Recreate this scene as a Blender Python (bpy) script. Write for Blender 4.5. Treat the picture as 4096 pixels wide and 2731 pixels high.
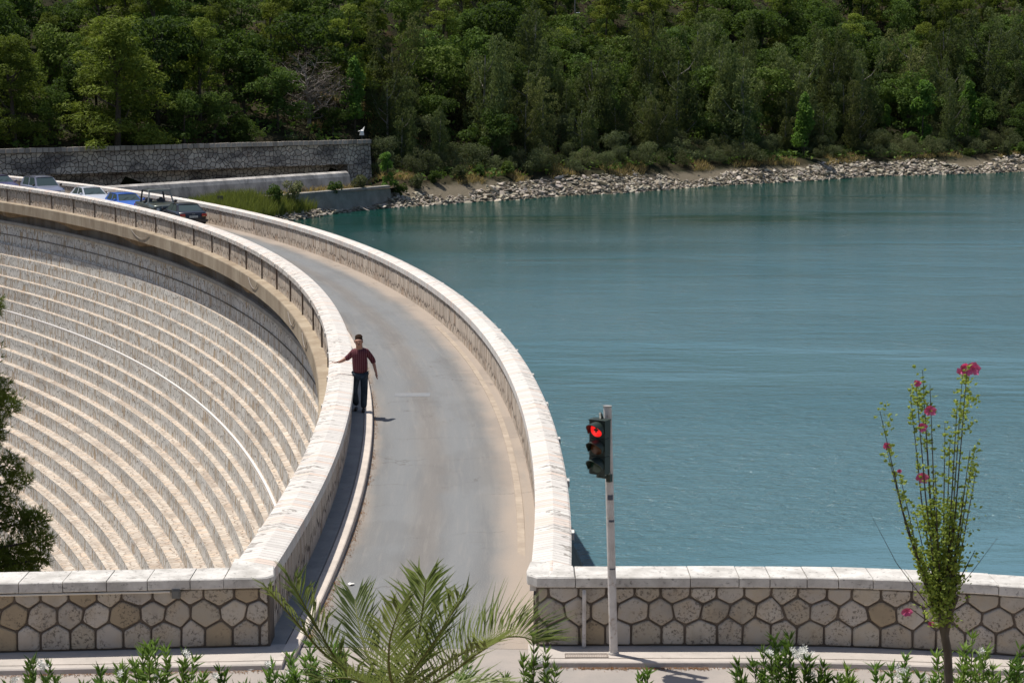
import bpy, bmesh, math, random
import numpy as np
from mathutils import Vector, Matrix, Quaternion
from mathutils import noise as mnoise
S = bpy.context.scene
for o in list(bpy.data.objects): bpy.data.objects.remove(o)
COL = S.collection
rad = math.radians

# ------------------------------------------------------------------ camera
FPX = 7600.0; PITCH = 0.14073; CAMZ = 7.904; CX, CY = -150.19, 31.648
cam = bpy.data.objects.new('camera', bpy.data.cameras.new('camera')); COL.objects.link(cam)
cam.location = (0, 0, CAMZ); cam.rotation_euler = (math.pi/2 - PITCH, 0, 0)
cam.data.sensor_width = 36; cam.data.lens = FPX/4096*36; cam.data.clip_end = 3000; cam.data.clip_start = .1
cam.data.dof.use_dof = True; cam.data.dof.focus_distance = 50; cam.data.dof.aperture_fstop = 8
S.camera = cam
S.render.resolution_x = 1024; S.render.resolution_y = 682
# ------------------------------------------------------------------ world, sun, exposure
SUNV = Vector((-.36, .22, 1)).normalized()
w = bpy.data.worlds.new('World'); S.world = w; w.use_nodes = True
nt = w.node_tree
sky = nt.nodes.new('ShaderNodeTexSky'); sky.sky_type = 'NISHITA'; sky.sun_disc = False
sky.sun_elevation = math.asin(SUNV.z); sky.sun_rotation = math.atan2(SUNV.x, SUNV.y)
sky.altitude = 200; sky.dust_density = 1.5
bg = nt.nodes['Background']; bg.inputs[1].default_value = .09
nt.links.new(sky.outputs[0], bg.inputs[0])
sl = bpy.data.lights.new('sun', 'SUN'); sl.energy = 4.8; sl.angle = rad(.55); sl.color = (1, .95, .87)
sun = bpy.data.objects.new('sun', sl); COL.objects.link(sun)
sun.rotation_euler = SUNV.to_track_quat('Z', 'Y').to_euler(); sun.location = (-30, 20, 80)
S.view_settings.view_transform = 'Standard'; S.view_settings.look = 'None'
S.view_settings.exposure = 0.0; S.view_settings.gamma = 1

# ------------------------------------------------------------------ helpers
def ray(px, py):
    c, s = math.cos(PITCH), math.sin(PITCH)
    u = (px-2048)/FPX; v = (py-1365.5)/FPX
    return u, c-v*s, -s-v*c
def atz(px, py, z=0.):                       # point of the place at height z
    d = ray(px, py); t = (z-CAMZ)/d[2]; return Vector((d[0]*t, d[1]*t, z))
def aty(px, py, Y):                          # point of the place at distance Y
    d = ray(px, py); t = Y/d[1]; return Vector((d[0]*t, Y, CAMZ+d[2]*t))
def arc(r, th, z=0):
    t = rad(th); return Vector((CX+r*math.cos(t), CY+r*math.sin(t), z))

def tag(o, label=None, cat=None, group=None, kind=None):
    if label: o['label'] = label
    if cat: o['category'] = cat
    if group: o['group'] = group
    if kind: o['kind'] = kind
    return o
def empty(name, loc=(0, 0, 0), rz=0, **k):
    o = bpy.data.objects.new(name, None); COL.objects.link(o); o.location = loc; o.rotation_euler = (0, 0, rz)
    o.empty_display_size = .2
    return tag(o, **k)
def mesh(name, V, F, mat, parent=None, uv=None, col=None, smooth=False, mi=None, **k):
    me = bpy.data.meshes.new(name)
    me.from_pydata([tuple(v) for v in V], [], F)
    for m in (mat if isinstance(mat, (list, tuple)) else [mat]): me.materials.append(m)
    if mi is not None: me.polygons.foreach_set('material_index', mi)
    if uv is not None:                       # per vertex uv
        L = me.uv_layers.new(name='UVMap'); idx = np.zeros(len(me.loops), int); me.loops.foreach_get('vertex_index', idx)
        L.data.foreach_set('uv', np.asarray(uv, float)[idx].ravel())
    if col is not None:                      # per face colour value triple
        a = me.color_attributes.new('Col', 'FLOAT_COLOR', 'CORNER')
        n = np.zeros(len(me.polygons), int); me.polygons.foreach_get('loop_total', n)
        c = np.repeat(np.asarray(col, float), n, axis=0); c = np.hstack([c, np.ones((len(c), 1))])
        a.data.foreach_set('color', c.ravel())
    if smooth: me.polygons.foreach_set('use_smooth', [True]*len(me.polygons))
    me.validate(); me.update()
    o = bpy.data.objects.new(name, me); COL.objects.link(o)
    if parent: o.parent = parent
    return tag(o, **k)
class MB:
    def __init__(s): s.V = []; s.F = []; s.C = []; s.M = []; s.c = (1, 1, 1); s.m = 0
    def add(s, V, F):
        b = len(s.V); s.V += [tuple(v) for v in V]; s.F += [tuple(b+i for i in f) for f in F]
        s.C += [s.c]*len(F); s.M += [s.m]*len(F)
    def box(s, c, d, rz=0, taper=1):
        V = []
        for z in (-1, 1):
            t = taper if z > 0 else 1
            for x, y in ((-1, -1), (1, -1), (1, 1), (-1, 1)):
                px, py = x*d[0]/2*t, y*d[1]/2*t
                V.append((c[0]+px*math.cos(rz)-py*math.sin(rz), c[1]+px*math.sin(rz)+py*math.cos(rz), c[2]+z*d[2]/2))
        s.add(V, [(3, 2, 1, 0), (4, 5, 6, 7), (0, 1, 5, 4), (1, 2, 6, 5), (2, 3, 7, 6), (3, 0, 4, 7)])
    def tube(s, pts, rs, n=8, cap=True):
        pts = [Vector(p) for p in pts]
        if not hasattr(rs, '__len__'): rs = [rs]*len(pts)
        V = []; F = []
        ref = Vector((0, 0, 1))
        d0 = (pts[-1]-pts[0]).normalized()
        if abs(d0.z) > .9: ref = Vector((0, 1, 0))
        for i, p in enumerate(pts):
            d = (pts[min(i+1, len(pts)-1)]-pts[max(i-1, 0)]).normalized()
            a = d.cross(ref).normalized(); b = a.cross(d)
            for k in range(n):
                t = 2*math.pi*k/n; V.append(p+(a*math.cos(t)+b*math.sin(t))*rs[i])
        for i in range(len(pts)-1):
            for k in range(n):
                k2 = (k+1) % n; F.append((i*n+k, i*n+k2, (i+1)*n+k2, (i+1)*n+k))
        if cap: F += [tuple(range(n))[::-1], tuple((len(pts)-1)*n+k for k in range(n))]
        s.add(V, F)
    def ell(s, c, r, nu=12, nv=8, R=None):
        V = [(0, 0, -1)]; F = []
        for j in range(1, nv):
            p = -math.pi/2+math.pi*j/nv
            for i in range(nu):
                t = 2*math.pi*i/nu; V.append((math.cos(p)*math.cos(t), math.cos(p)*math.sin(t), math.sin(p)))
        V.append((0, 0, 1)); N = len(V)-1
        for i in range(nu): F.append((0, 1+(i+1) % nu, 1+i)); F.append((N, N-nu+i, N-nu+(i+1) % nu))
        for j in range(nv-2):
            for i in range(nu):
                a = 1+j*nu+i; b = 1+j*nu+(i+1) % nu; F.append((a, b, b+nu, a+nu))
        W = []
        for v in V:
            q = Vector((v[0]*r[0], v[1]*r[1], v[2]*r[2]))
            if R is not None: q = R @ q
            W.append(q+Vector(c))
        s.add(W, F)
    def quad(s, a, b, c, d): s.add([a, b, c, d], [(0, 1, 2, 3)])
    def build(s, name, mat, parent=None, smooth=False, usecol=False, **k):
        return mesh(name, s.V, s.F, mat, parent, smooth=smooth, col=s.C if usecol else None,
                    mi=s.M if isinstance(mat, (list, tuple)) else None, **k)
def sweep_arc(prof, th0, th1, step=.5, dz=None, closed=False, jr=0):
    n = max(2, int(abs(th1-th0)/step)+1); V = []; F = []; U = []
    L = [0]
    for i in range(1, len(prof)): L.append(L[-1]+math.dist(prof[i], prof[i-1]))
    for i in range(n+1):
        th = th0+(th1-th0)*i/n
        for (r, z), l in zip(prof, L):
            V.append(arc(r, th, z+(dz(th) if dz else 0))); U.append((rad(th)*150, l))
    m = len(prof)
    for i in range(n):
        for j in range(m-1):
            F.append((i*m+j, i*m+j+1, (i+1)*m+j+1, (i+1)*m+j))
    if closed: F += [tuple(range(m))[::-1], tuple(n*m+j for j in range(m))]
    return V, F, U

# ------------------------------------------------------------------ materials
def newmat(name, rough=.9, spec=.2):
    m = bpy.data.materials.new(name); m.use_nodes = True
    b = m.node_tree.nodes['Principled BSDF']
    b.inputs['Roughness'].default_value = rough; b.inputs['Specular IOR Level'].default_value = spec
    return m, m.node_tree, b
def plain(name, c, rough=.6, spec=.4, metal=0, emit=None, es=1, coat=0):
    m, t, b = newmat(name, rough, spec); b.inputs['Base Color'].default_value = (*c, 1); b.inputs['Metallic'].default_value = metal
    b.inputs['Coat Weight'].default_value = coat
    if emit: b.inputs['Emission Color'].default_value = (*emit, 1); b.inputs['Emission Strength'].default_value = es
    return m
class NG:
    def __init__(s, t): s.t = t
    def n(s, typ, **k):
        x = s.t.nodes.new('ShaderNode'+typ)
        for a, v in k.items(): setattr(x, a, v)
        return x
    def l(s, a, b): s.t.links.new(a, b)
    def val(s, sock, v):
        if isinstance(v, bpy.types.NodeSocket): s.l(v, sock)
        elif isinstance(v, tuple) and len(v) == 3 and sock.type == 'RGBA': sock.default_value = (*v, 1)
        else: sock.default_value = v
    def coord(s, kind='UV'): return s.n('TexCoord').outputs[kind]
    def pos(s): return s.n('NewGeometry').outputs['Position']
    def mapping(s, v, sc=(1, 1, 1), rot=(0, 0, 0), loc=(0, 0, 0)):
        m = s.n('Mapping'); s.l(v, m.inputs[0]); m.inputs['Scale'].default_value = sc; m.inputs['Rotation'].default_value = rot
        m.inputs['Location'].default_value = loc; return m.outputs[0]
    def noise(s, v, scale, detail=4, rough=.6, dim='3D', dist=0):
        x = s.n('TexNoise', noise_dimensions=dim); s.l(v, x.inputs['Vector']); x.inputs['Scale'].default_value = scale
        x.inputs['Detail'].default_value = detail; x.inputs['Roughness'].default_value = rough; x.inputs['Distortion'].default_value = dist
        return x.outputs['Fac']
    def ramp(s, f, a, b, inv=False):
        m = s.n('MapRange', interpolation_type='SMOOTHSTEP'); s.val(m.inputs[0], f); m.inputs[1].default_value = a; m.inputs[2].default_value = b
        m.inputs[3].default_value = 1 if inv else 0; m.inputs[4].default_value = 0 if inv else 1; return m.outputs[0]
    def mix(s, f, a, b, mode='MIX'):
        m = s.n('Mix', data_type='RGBA', blend_type=mode); s.val(m.inputs[0], f); s.val(m.inputs[6], a); s.val(m.inputs[7], b); return m.outputs[2]
    def math(s, op, a, b=0.):
        m = s.n('Math', operation=op); s.val(m.inputs[0], a); s.val(m.inputs[1], b); return m.outputs[0]
    def bump(s, h, strength=.5, dist=.02):
        b = s.n('Bump'); s.l(h, b.inputs['Height']); b.inputs['Strength'].default_value = strength; b.inputs['Distance'].default_value = dist
        return b.outputs[0]
    def vor(s, v, feature='F1', rnd=1, dim='2D', scale=1):
        x = s.n('TexVoronoi', feature=feature, voronoi_dimensions=dim); s.l(v, x.inputs['Vector']); x.inputs['Scale'].default_value = scale
        x.inputs['Randomness'].default_value = rnd; return x

def stone(name, c1, c2, joint, w=.12, h=.32, jw=.07, rnd=.75, stain=(.12, .10, .08), stain_amt=.5, stain_scale=.35, bump=.8, tint=None):
    m, t, b = newmat(name, .9, .15); g = NG(t)
    uv = g.coord('UV'); v = g.mapping(uv, (1/w, 1/h, 1))
    wob = g.noise(uv, 2.5, 3)
    add = g.n('VectorMath', operation='ADD'); g.l(v, add.inputs[0])
    comb = g.n('CombineXYZ'); g.l(g.math('MULTIPLY', wob, .3), comb.inputs[0]); g.l(g.math('MULTIPLY', g.noise(uv, 5., 2), .6), comb.inputs[1]); g.l(comb.outputs[0], add.inputs[1]); v = add.outputs[0]
    e = g.vor(v, 'DISTANCE_TO_EDGE', rnd).outputs['Distance']
    cell = g.vor(v, 'F1', rnd).outputs['Color']
    sep = g.n('SeparateColor'); g.l(cell, sep.inputs[0])
    c = g.mix(sep.outputs[0], c1, c2)
    if tint: c = g.mix(g.ramp(sep.outputs[1], .7, .95), c, tint)
    fine = g.noise(uv, 30, 3); c = g.mix(g.math('MULTIPLY', fine, .28), c, joint)
    st = g.ramp(g.noise(uv, stain_scale, 6, .65), .46, .72)
    c = g.mix(g.math('MULTIPLY', st, stain_amt), c, stain)
    mask = g.ramp(e, jw*.4, jw*1.6, True)
    c = g.mix(mask, c, joint)
    g.l(c, b.inputs['Base Color'])
    hgt = g.math('ADD', g.math('MULTIPLY', g.ramp(e, 0, jw*3), .8), g.math('MULTIPLY', fine, .35))
    g.l(g.bump(hgt, bump*.6, .02), b.inputs['Normal'])
    return m
def rough_mat(name, c1, c2, scale=3, c3=None, s3=12, amt3=.5, rough=.9, bump=.3, bdist=.01, sc=(1, 1, 1), spec=.2):
    m, t, b = newmat(name, rough, spec); g = NG(t); p = g.mapping(g.pos(), sc)
    c = g.mix(g.ramp(g.noise(p, scale, 6, .65), .3, .7), c1, c2)
    if c3: c = g.mix(g.math('MULTIPLY', g.ramp(g.noise(p, s3, 5, .7), .55, .7), amt3), c, c3)
    g.l(c, b.inputs['Base Color']); g.l(g.bump(g.noise(p, scale*12, 4, .7), bump, bdist), b.inputs['Normal'])
    return m
M = {}
M['riser'] = stone('riser_stone', (.93, .89, .83), (.74, .70, .63), (.23, .205, .18), .16, .42, .058, .85, (.36, .31, .26), .45, .22, 1., (.58, .44, .30))
M['tread'] = stone('tread_stone', (.72, .65, .56), (.50, .43, .36), (.26, .21, .17), .17, .40, .07, .85, (.30, .245, .20), .75, .45, .8, (.68, .55, .43))
M['parapet'] = stone('parapet_stone', (.80, .69, .57), (.54, .46, .38), (.14, .115, .095), .12, .50, .075, .6, (.26, .21, .17), .4, .3, 1., (.46, .34, .25))
M['cope'] = stone('coping_stone', (.80, .765, .71), (.68, .64, .60), (.33, .30, .27), .14, 2.0, .045, .55, (.50, .47, .44), .4, 1.3, .8, (.74, .60, .51))
M['hexcope'] = rough_mat('coping_slab_stone', (.72, .69, .645), (.46, .435, .40), 2.6, (.18, .165, .15), 14, .85, bump=.6)
M['conc'] = rough_mat('stained_concrete', (.42, .35, .26), (.27, .21, .15), .8, (.55, .49, .40), 5, .5, bump=.5, sc=(1, 1, .35))
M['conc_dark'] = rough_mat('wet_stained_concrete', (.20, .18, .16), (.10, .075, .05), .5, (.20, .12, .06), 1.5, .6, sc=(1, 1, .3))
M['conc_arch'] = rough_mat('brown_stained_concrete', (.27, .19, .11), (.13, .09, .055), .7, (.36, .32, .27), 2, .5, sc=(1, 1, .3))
M['mould'] = rough_mat('grey_concrete', (.40, .37, .33), (.28, .26, .23), 1, (.15, .13, .12), 6, .4, sc=(1, 1, .4))
M['upstream'] = rough_mat('upstream_concrete', (.16, .15, .13), (.07, .065, .06), 1.2, (.3, .28, .25), 6, .3)
M['pil'] = rough_mat('pilaster_stain', (.24, .19, .15), (.13, .10, .08), 3)
M['kerb'] = rough_mat('kerb_stone', (.66, .58, .51), (.52, .46, .41), 2, (.25, .22, .2), 20, .4)
M['gutter'] = rough_mat('gutter_stone', (.46, .385, .31), (.34, .28, .225), 2.5, (.3, .25, .2), 6, .5)
M['pave'] = rough_mat('pavement_concrete', (.36, .35, .33), (.27, .27, .26), 1.5, (.15, .14, .13), 9, .3)
M['pave_near'] = rough_mat('pavement_pale_concrete', (.56, .50, .45), (.44, .40, .36), 1.2, (.28, .25, .22), 8, .35)
M['mortar'] = rough_mat('wall_mortar', (.17, .14, .115), (.10, .08, .065), 3)
M['dark_metal'] = plain('dark_metal', (.05, .05, .05), .5)
M['white_paint'] = rough_mat('weathered_white_paint', (.70, .66, .62), (.52, .48, .44), 5, (.30, .18, .09), 7, .75, .6, .1)

def road_mat():
    m, t, b = newmat('dam_road_asphalt', .85, .25); g = NG(t); uv = g.coord('UV')
    sx = g.n('SeparateXYZ'); g.l(uv, sx.inputs[0]); u, v = sx.outputs[0], sx.outputs[1]
    wob = g.math('MULTIPLY', g.math('SUBTRACT', g.noise(uv, .35, 4), .5), .7)
    vv = g.math('ADD', v, wob)                # 0 at r=147, 3.6 at the right wall
    strip = g.mapping(uv, (.12, 1.6, 1))
    c = g.mix(g.ramp(g.noise(strip, 1.3, 5, .6), .35, .65), (.160, .163, .165), (.205, .202, .196))
    # pale worn wheel tracks and browner centre strip
    tr = g.math('ADD', g.math('MULTIPLY', g.ramp(g.math('ABSOLUTE', g.math('SUBTRACT', vv, 1.05)), .10, .42, True), 1), g.math('MULTIPLY', g.ramp(g.math('ABSOLUTE', g.math('SUBTRACT', vv, 2.35)), .1, .45, True), 1))
    c = g.mix(g.math('MULTIPLY', tr, .75), c, (.190, .199, .206))
    br = g.ramp(g.math('ABSOLUTE', g.math('SUBTRACT', vv, 1.7)), .05, .35, True)
    c = g.mix(g.math('MULTIPLY', br, .6), c, (.180, .163, .148))
    # sandy dust along both edges
    c = g.mix(g.math('MULTIPLY', g.ramp(vv, 2.75, 3.3), .92), c, (.37, .305, .25))
    c = g.mix(g.math('MULTIPLY', g.ramp(vv, .42, .7, True), .6), c, (.36, .29, .23))
    fine = g.noise(uv, 60, 2, .7); c = g.mix(g.math('MULTIPLY', g.ramp(fine, .5, .72), .5), c, (.45, .43, .40))
    c = g.mix(g.math('MULTIPLY', g.ramp(g.noise(uv, 35, 3), .58, .75), .35), c, (.15, .14, .13))
    # cracks
    cr = g.vor(g.mapping(uv, (.5, .28, 1)), 'DISTANCE_TO_EDGE', 1).outputs['Distance']
    wv = g.n('VectorMath', operation='ADD'); g.l(g.mapping(uv, (.42, .2, 1)), wv.inputs[0]); cc = g.n('CombineXYZ'); g.l(g.math('MULTIPLY', g.noise(uv, 1.5, 5), .35), cc.inputs[0]); g.l(g.math('MULTIPLY', g.noise(uv, 2.3, 5), .35), cc.inputs[1]); g.l(cc.outputs[0], wv.inputs[1])
    cr = g.vor(wv.outputs[0], 'DISTANCE_TO_EDGE', 1).outputs['Distance']
    ck = g.math('MULTIPLY', g.ramp(cr, .002, .010, True), g.ramp(g.noise(uv, .5, 2), .45, .6))
    c = g.mix(g.math('MULTIPLY', ck, .6), c, (.10, .09, .08))
    su = g.n('SeparateXYZ'); g.l(uv, su.inputs[0])      # thin transverse shrinkage cracks
    uu = g.math('ADD', su.outputs[0], g.math('MULTIPLY', g.noise(uv, 1.2, 4), .5))
    tc = g.ramp(g.math('PINGPONG', uu, 2.35), .006, .022, True)
    c = g.mix(g.math('MULTIPLY', g.math('MULTIPLY', tc, g.ramp(g.noise(uv, .35, 2), .48, .56)), .55), c, (.11, .10, .09))
    pt_ = g.ramp(g.noise(g.mapping(uv, (.25, .5, 1), loc=(7, 2, 0)), 1, 5, .55), .52, .60); c = g.mix(g.math('MULTIPLY', pt_, .22), c, (.13, .125, .12))
    c = g.mix(g.math('MULTIPLY', g.ramp(g.noise(g.mapping(uv, (.5, 9, 1)), 1, 5, .65), .5, .7), .25), c, (.30, .28, .255))
    g.l(c, b.inputs['Base Color']); g.l(g.bump(g.noise(uv, 45, 3, .8), .35, .01), b.inputs['Normal'])
    return m
M['road'] = road_mat()
M['road2'] = rough_mat('near_road_asphalt', (.40, .35, .31), (.32, .29, .265), .9, (.22, .19, .17), 30, .4, bump=.4)
M['earth'] = rough_mat('dry_earth', (.20, .15, .10), (.12, .10, .06), .6, (.09, .08, .04), 3, .6, bump=.6, bdist=.05)
M['forest_floor'], t_, b_ = newmat('forest_floor', .95, .1); g = NG(t_); sz_ = g.n('SeparateXYZ'); g.l(g.pos(), sz_.inputs[0])
c_ = g.mix(g.ramp(g.noise(g.pos(), .35, 6), .35, .65), (.022, .026, .012), (.05, .04, .022))
c_ = g.mix(g.math('MULTIPLY', g.ramp(g.noise(g.pos(), .22, 4), .60, .70), .6), c_, (.13, .08, .045))
zz_ = g.math('ADD', sz_.outputs[2], g.math('MULTIPLY', g.noise(g.pos(), .5, 4), 1.2))
c_ = g.mix(g.ramp(zz_, -2.3, -1.6, True), c_, (.19, .16, .115))
g.l(c_, b_.inputs['Base Color']); g.l(g.bump(g.noise(g.pos(), 5, 5, .7), .8, .15), b_.inputs['Normal'])

def leaf_mat(name, c1, c2, trans=.35, rough=.75, vary=True):
    m, t, b = newmat(name, rough, .12); g = NG(t)
    vc = g.n('VertexColor', layer_name='Col').outputs[0]
    sep = g.n('SeparateColor'); g.l(vc, sep.inputs[0])
    rnd = g.n('ObjectInfo').outputs['Random']
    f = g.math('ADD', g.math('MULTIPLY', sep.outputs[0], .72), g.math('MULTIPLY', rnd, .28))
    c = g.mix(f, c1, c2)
    if vary:
        r2 = g.math('FRACT', g.math('MULTIPLY', rnd, 17.3)); c = g.mix(g.math('MULTIPLY', g.ramp(r2, .6, 1.), .40), c, (c2[0]*1.2, c2[1]*.92, c2[2]*.9))
        r3 = g.math('FRACT', g.math('MULTIPLY', rnd, 41.7)); c = g.mix(g.math('MULTIPLY', g.ramp(r3, .5, 1.), .35), c, (c1[0], c1[1], c1[2]*1.3))
        hs = g.n('HueSaturation'); g.l(c, hs.inputs['Color']); r4 = g.math('FRACT', g.math('MULTIPLY', rnd, 93.1))
        g.l(g.math('ADD', g.math('MULTIPLY', r4, .85), .60), hs.inputs['Value']); c = hs.outputs[0]
    g.l(c, b.inputs['Base Color'])
    tr = g.n('BsdfTranslucent'); g.l(g.mix(.5, c, (c2[0]*1.3, c2[1]*1.4, c2[2]*.6)), tr.inputs[0])
    mx = g.n('MixShader'); mx.inputs[0].default_value = trans
    out = [x for x in t.nodes if x.type == 'OUTPUT_MATERIAL'][0]
    g.l(b.outputs[0], mx.inputs[1]); g.l(tr.outputs[0], mx.inputs[2]); g.l(mx.outputs[0], out.inputs[0])
    return m
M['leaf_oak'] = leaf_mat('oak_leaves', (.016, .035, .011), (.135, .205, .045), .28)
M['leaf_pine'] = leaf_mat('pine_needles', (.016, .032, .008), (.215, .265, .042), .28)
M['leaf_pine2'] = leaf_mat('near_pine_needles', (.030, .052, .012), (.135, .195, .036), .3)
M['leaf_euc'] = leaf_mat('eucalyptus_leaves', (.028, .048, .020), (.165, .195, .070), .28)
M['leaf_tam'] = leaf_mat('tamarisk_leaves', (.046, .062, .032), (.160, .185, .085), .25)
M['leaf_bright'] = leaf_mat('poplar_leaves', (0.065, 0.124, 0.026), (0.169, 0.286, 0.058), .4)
M['leaf_dry'] = leaf_mat('dry_twigs', (.09, .075, .06), (.17, .14, .11), .1)
M['bark'] = rough_mat('bark', (.12, .095, .075), (.06, .048, .038), 4, sc=(1, 1, .3))
M['bark_pale'] = rough_mat('pale_bark', (.33, .30, .27), (.20, .17, .15), 4, sc=(1, 1, .3))

def water_mat():
    m, t, b = newmat('lake_water', .06, .5); g = NG(t); p = g.pos()
    b.inputs['IOR'].default_value = 1.333
    big = g.noise(g.mapping(p, (.012, .05, 1)), 1, 4, .55)
    c = g.mix(g.ramp(big, .35, .7), (.088, .185, .222), (.112, .212, .250))
    sp_ = g.n('SeparateXYZ'); g.l(p, sp_.inputs[0])       # dark forest reflection painted into the base colour along the far shore
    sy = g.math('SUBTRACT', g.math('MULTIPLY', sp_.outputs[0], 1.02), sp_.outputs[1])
    refl_ = g.ramp(g.math('ADD', sy, g.math('MULTIPLY', g.math('SUBTRACT', g.noise(g.mapping(p, (.02, .06, 1)), 1, 4, .6), .5), 60)), -160, -84, True)
    c = g.mix(refl_, c, (.003, .045, .034))
    g.l(c, b.inputs['Base Color']); b.inputs['Roughness'].default_value = .10
    calm = g.ramp(g.noise(g.mapping(p, (.018, .05, 1), loc=(3, 1.7, 0)), 1, 5, .6), .36, .54)
    w1 = g.noise(g.mapping(p, (1.1, 2.0, 1), rot=(0, 0, .15)), 1, 5, .6, dist=.5)
    w2 = g.noise(g.mapping(p, (3.6, 6., 1)), 1, 3, .6)
    w3 = g.noise(g.mapping(p, (.25, .40, 1)), 1, 2, .5)
    h = g.math('ADD', g.math('ADD', g.math('MULTIPLY', w1, .55), g.math('MULTIPLY', w2, .24)), g.math('MULTIPLY', w3, .35))
    h = g.math('MULTIPLY', h, g.math('ADD', g.math('MULTIPLY', calm, .9), .10))
    g.l(g.bump(h, 1., .45), b.inputs['Normal'])
    return m
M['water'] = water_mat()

# ------------------------------------------------------------------ terrain and water
random.seed(7); ZW = -4.0
SH = [atz(x, y, ZW) for x, y in [(1166, 883), (1255, 870), (1357, 850), (1510, 836), (1708, 823), (1874, 810), (2065, 800), (2257, 784), (2512, 772), (2800, 749), (2918, 741), (3236, 725), (3491, 706), (3872, 697), (4096, 687)]]
SH = [(-60., 98.), (-28., 128.), (-20.5, 143.)]+[(p.x, p.y) for p in SH]+[(90., 241.), (150., 252.), (240., 262.)]
WALL = [(-13., 175.), (-41.2, 153.), (-62., 148.), (-90., 150.)]
def sdist(x, y, P):                          # + on the far side of the line (inland / behind)
    x = np.asarray(x, float); y = np.asarray(y, float); best = np.full(x.shape, 1e9); sg = np.ones(x.shape)
    for (ax, ay), (bx, by) in zip(P[:-1], P[1:]):
        dx, dy = bx-ax, by-ay; L2 = dx*dx+dy*dy
        t = np.clip(((x-ax)*dx+(y-ay)*dy)/L2, 0, 1)
        d = np.hypot(x-ax-t*dx, y-ay-t*dy); s = np.sign(dx*(y-ay)-dy*(x-ax)); s[s == 0] = 1
        m = d < best-1e-9; best = np.where(m, d, best); sg = np.where(m, s, sg)
    return best*sg
def vnoise(x, y, sc, seed=0):
    f = np.vectorize(lambda a, b: mnoise.noise(Vector((a*sc, b*sc, seed*7.3))))
    return f(x, y)
def hill_h(x, y):
    x = np.atleast_1d(np.asarray(x, float)); y = np.atleast_1d(np.asarray(y, float))
    sd = sdist(x, y, SH); h = -4.6+.6*np.clip(sd+1, -3, 4.5)+.10*np.clip(sd-3.5, 0, 5.5)+.47*np.clip(sd-9, 0, 400)
    wd = sdist(x, y, WALL[::-1])
    h = np.where((x < -12.2) & (wd <= 2.3), np.minimum(h, -2.5+.01*sd), h)
    t = np.clip((x+15.2)/(1.2+.3*np.maximum(wd, 0)), 0, 1); t = t*t*(3-2*t)
    h = np.where((wd > 2.3) & (x < 20), (1.5+.45*(wd-2.3))*(1-t)+h*t, h)
    nz = vnoise(x, y, .12)*.5+vnoise(x, y, .035, 2)*1.8*np.clip(sd/30, 0, 1)
    h = h+nz*np.clip((sd-1)/4, 0, 1)
    r = np.hypot(x-CX, y-CY)
    h = np.where(r < 153.4, np.minimum(h, -5-(153.4-r)*4), h)
    return np.maximum(h, -40)
def grid(name, xs, ys, hf, mat, **k):
    X, Y = np.meshgrid(xs, ys); Z = hf(X.ravel(), Y.ravel()); nx = len(xs)
    V = list(zip(X.ravel(), Y.ravel(), Z))
    F = [(j*nx+i, j*nx+i+1, (j+1)*nx+i+1, (j+1)*nx+i) for j in range(len(ys)-1) for i in range(nx-1)]
    return mesh(name, V, F, mat, smooth=True, **k)
_gx = np.arange(-75, 110, 1.5); _gy = np.arange(130, 345, 1.5); _X, _Y = np.meshgrid(_gx, _gy); _H = hill_h(_X.ravel(), _Y.ravel()).reshape(_X.shape)
def hh(x, y):                                # quick look-up of the hill height
    i = min(max((x-_gx[0])/1.5, 0), len(_gx)-2); j = min(max((y-_gy[0])/1.5, 0), len(_gy)-2); a, b = int(i), int(j); u, v = i-a, j-b
    return float((_H[b, a]*(1-u)+_H[b, a+1]*u)*(1-v)+(_H[b+1, a]*(1-u)+_H[b+1, a+1]*u)*v)
grid('hillside', np.arange(-130, 200, 1.8), np.arange(96, 420, 1.8), hill_h, M['forest_floor'], kind='structure')
def near_h(x, y):
    z = np.interp(y, [-14, 0, 10, 16, 19.6, 20.4, 25.6, 31, 45, 70], [6.6, 6.2, 3.2, 1.0, .3, -.25, -.35, -5.2, -14, -30])
    z = z+np.where(y < 20, vnoise(x, y, .6)*.12, 0)
    side = np.where((x < 2) & (y > 26), -(2-x)*.35, 0)
    dip = np.where((np.hypot(x-CX, y-CY) > 151.5) & (y > 31), np.maximum(z, -7.5), z)
    return np.minimum(dip+np.maximum(side, -25), z+30)
grid('near_ground', np.arange(-60, 60, 1.), np.concatenate([np.arange(-14, 20, 1.), np.arange(20, 27, .4), np.arange(27, 72, 1.5)]), near_h, M['earth'], kind='structure')
WP = [tuple(arc(151.6, th, ZW)) for th in np.arange(-4, 46, 1.)]
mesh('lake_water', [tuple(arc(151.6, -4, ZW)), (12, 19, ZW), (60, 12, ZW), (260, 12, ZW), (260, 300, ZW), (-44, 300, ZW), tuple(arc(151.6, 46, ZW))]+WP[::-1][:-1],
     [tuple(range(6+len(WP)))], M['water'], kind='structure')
bpy.data.objects['lake_water'].data.update()

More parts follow.
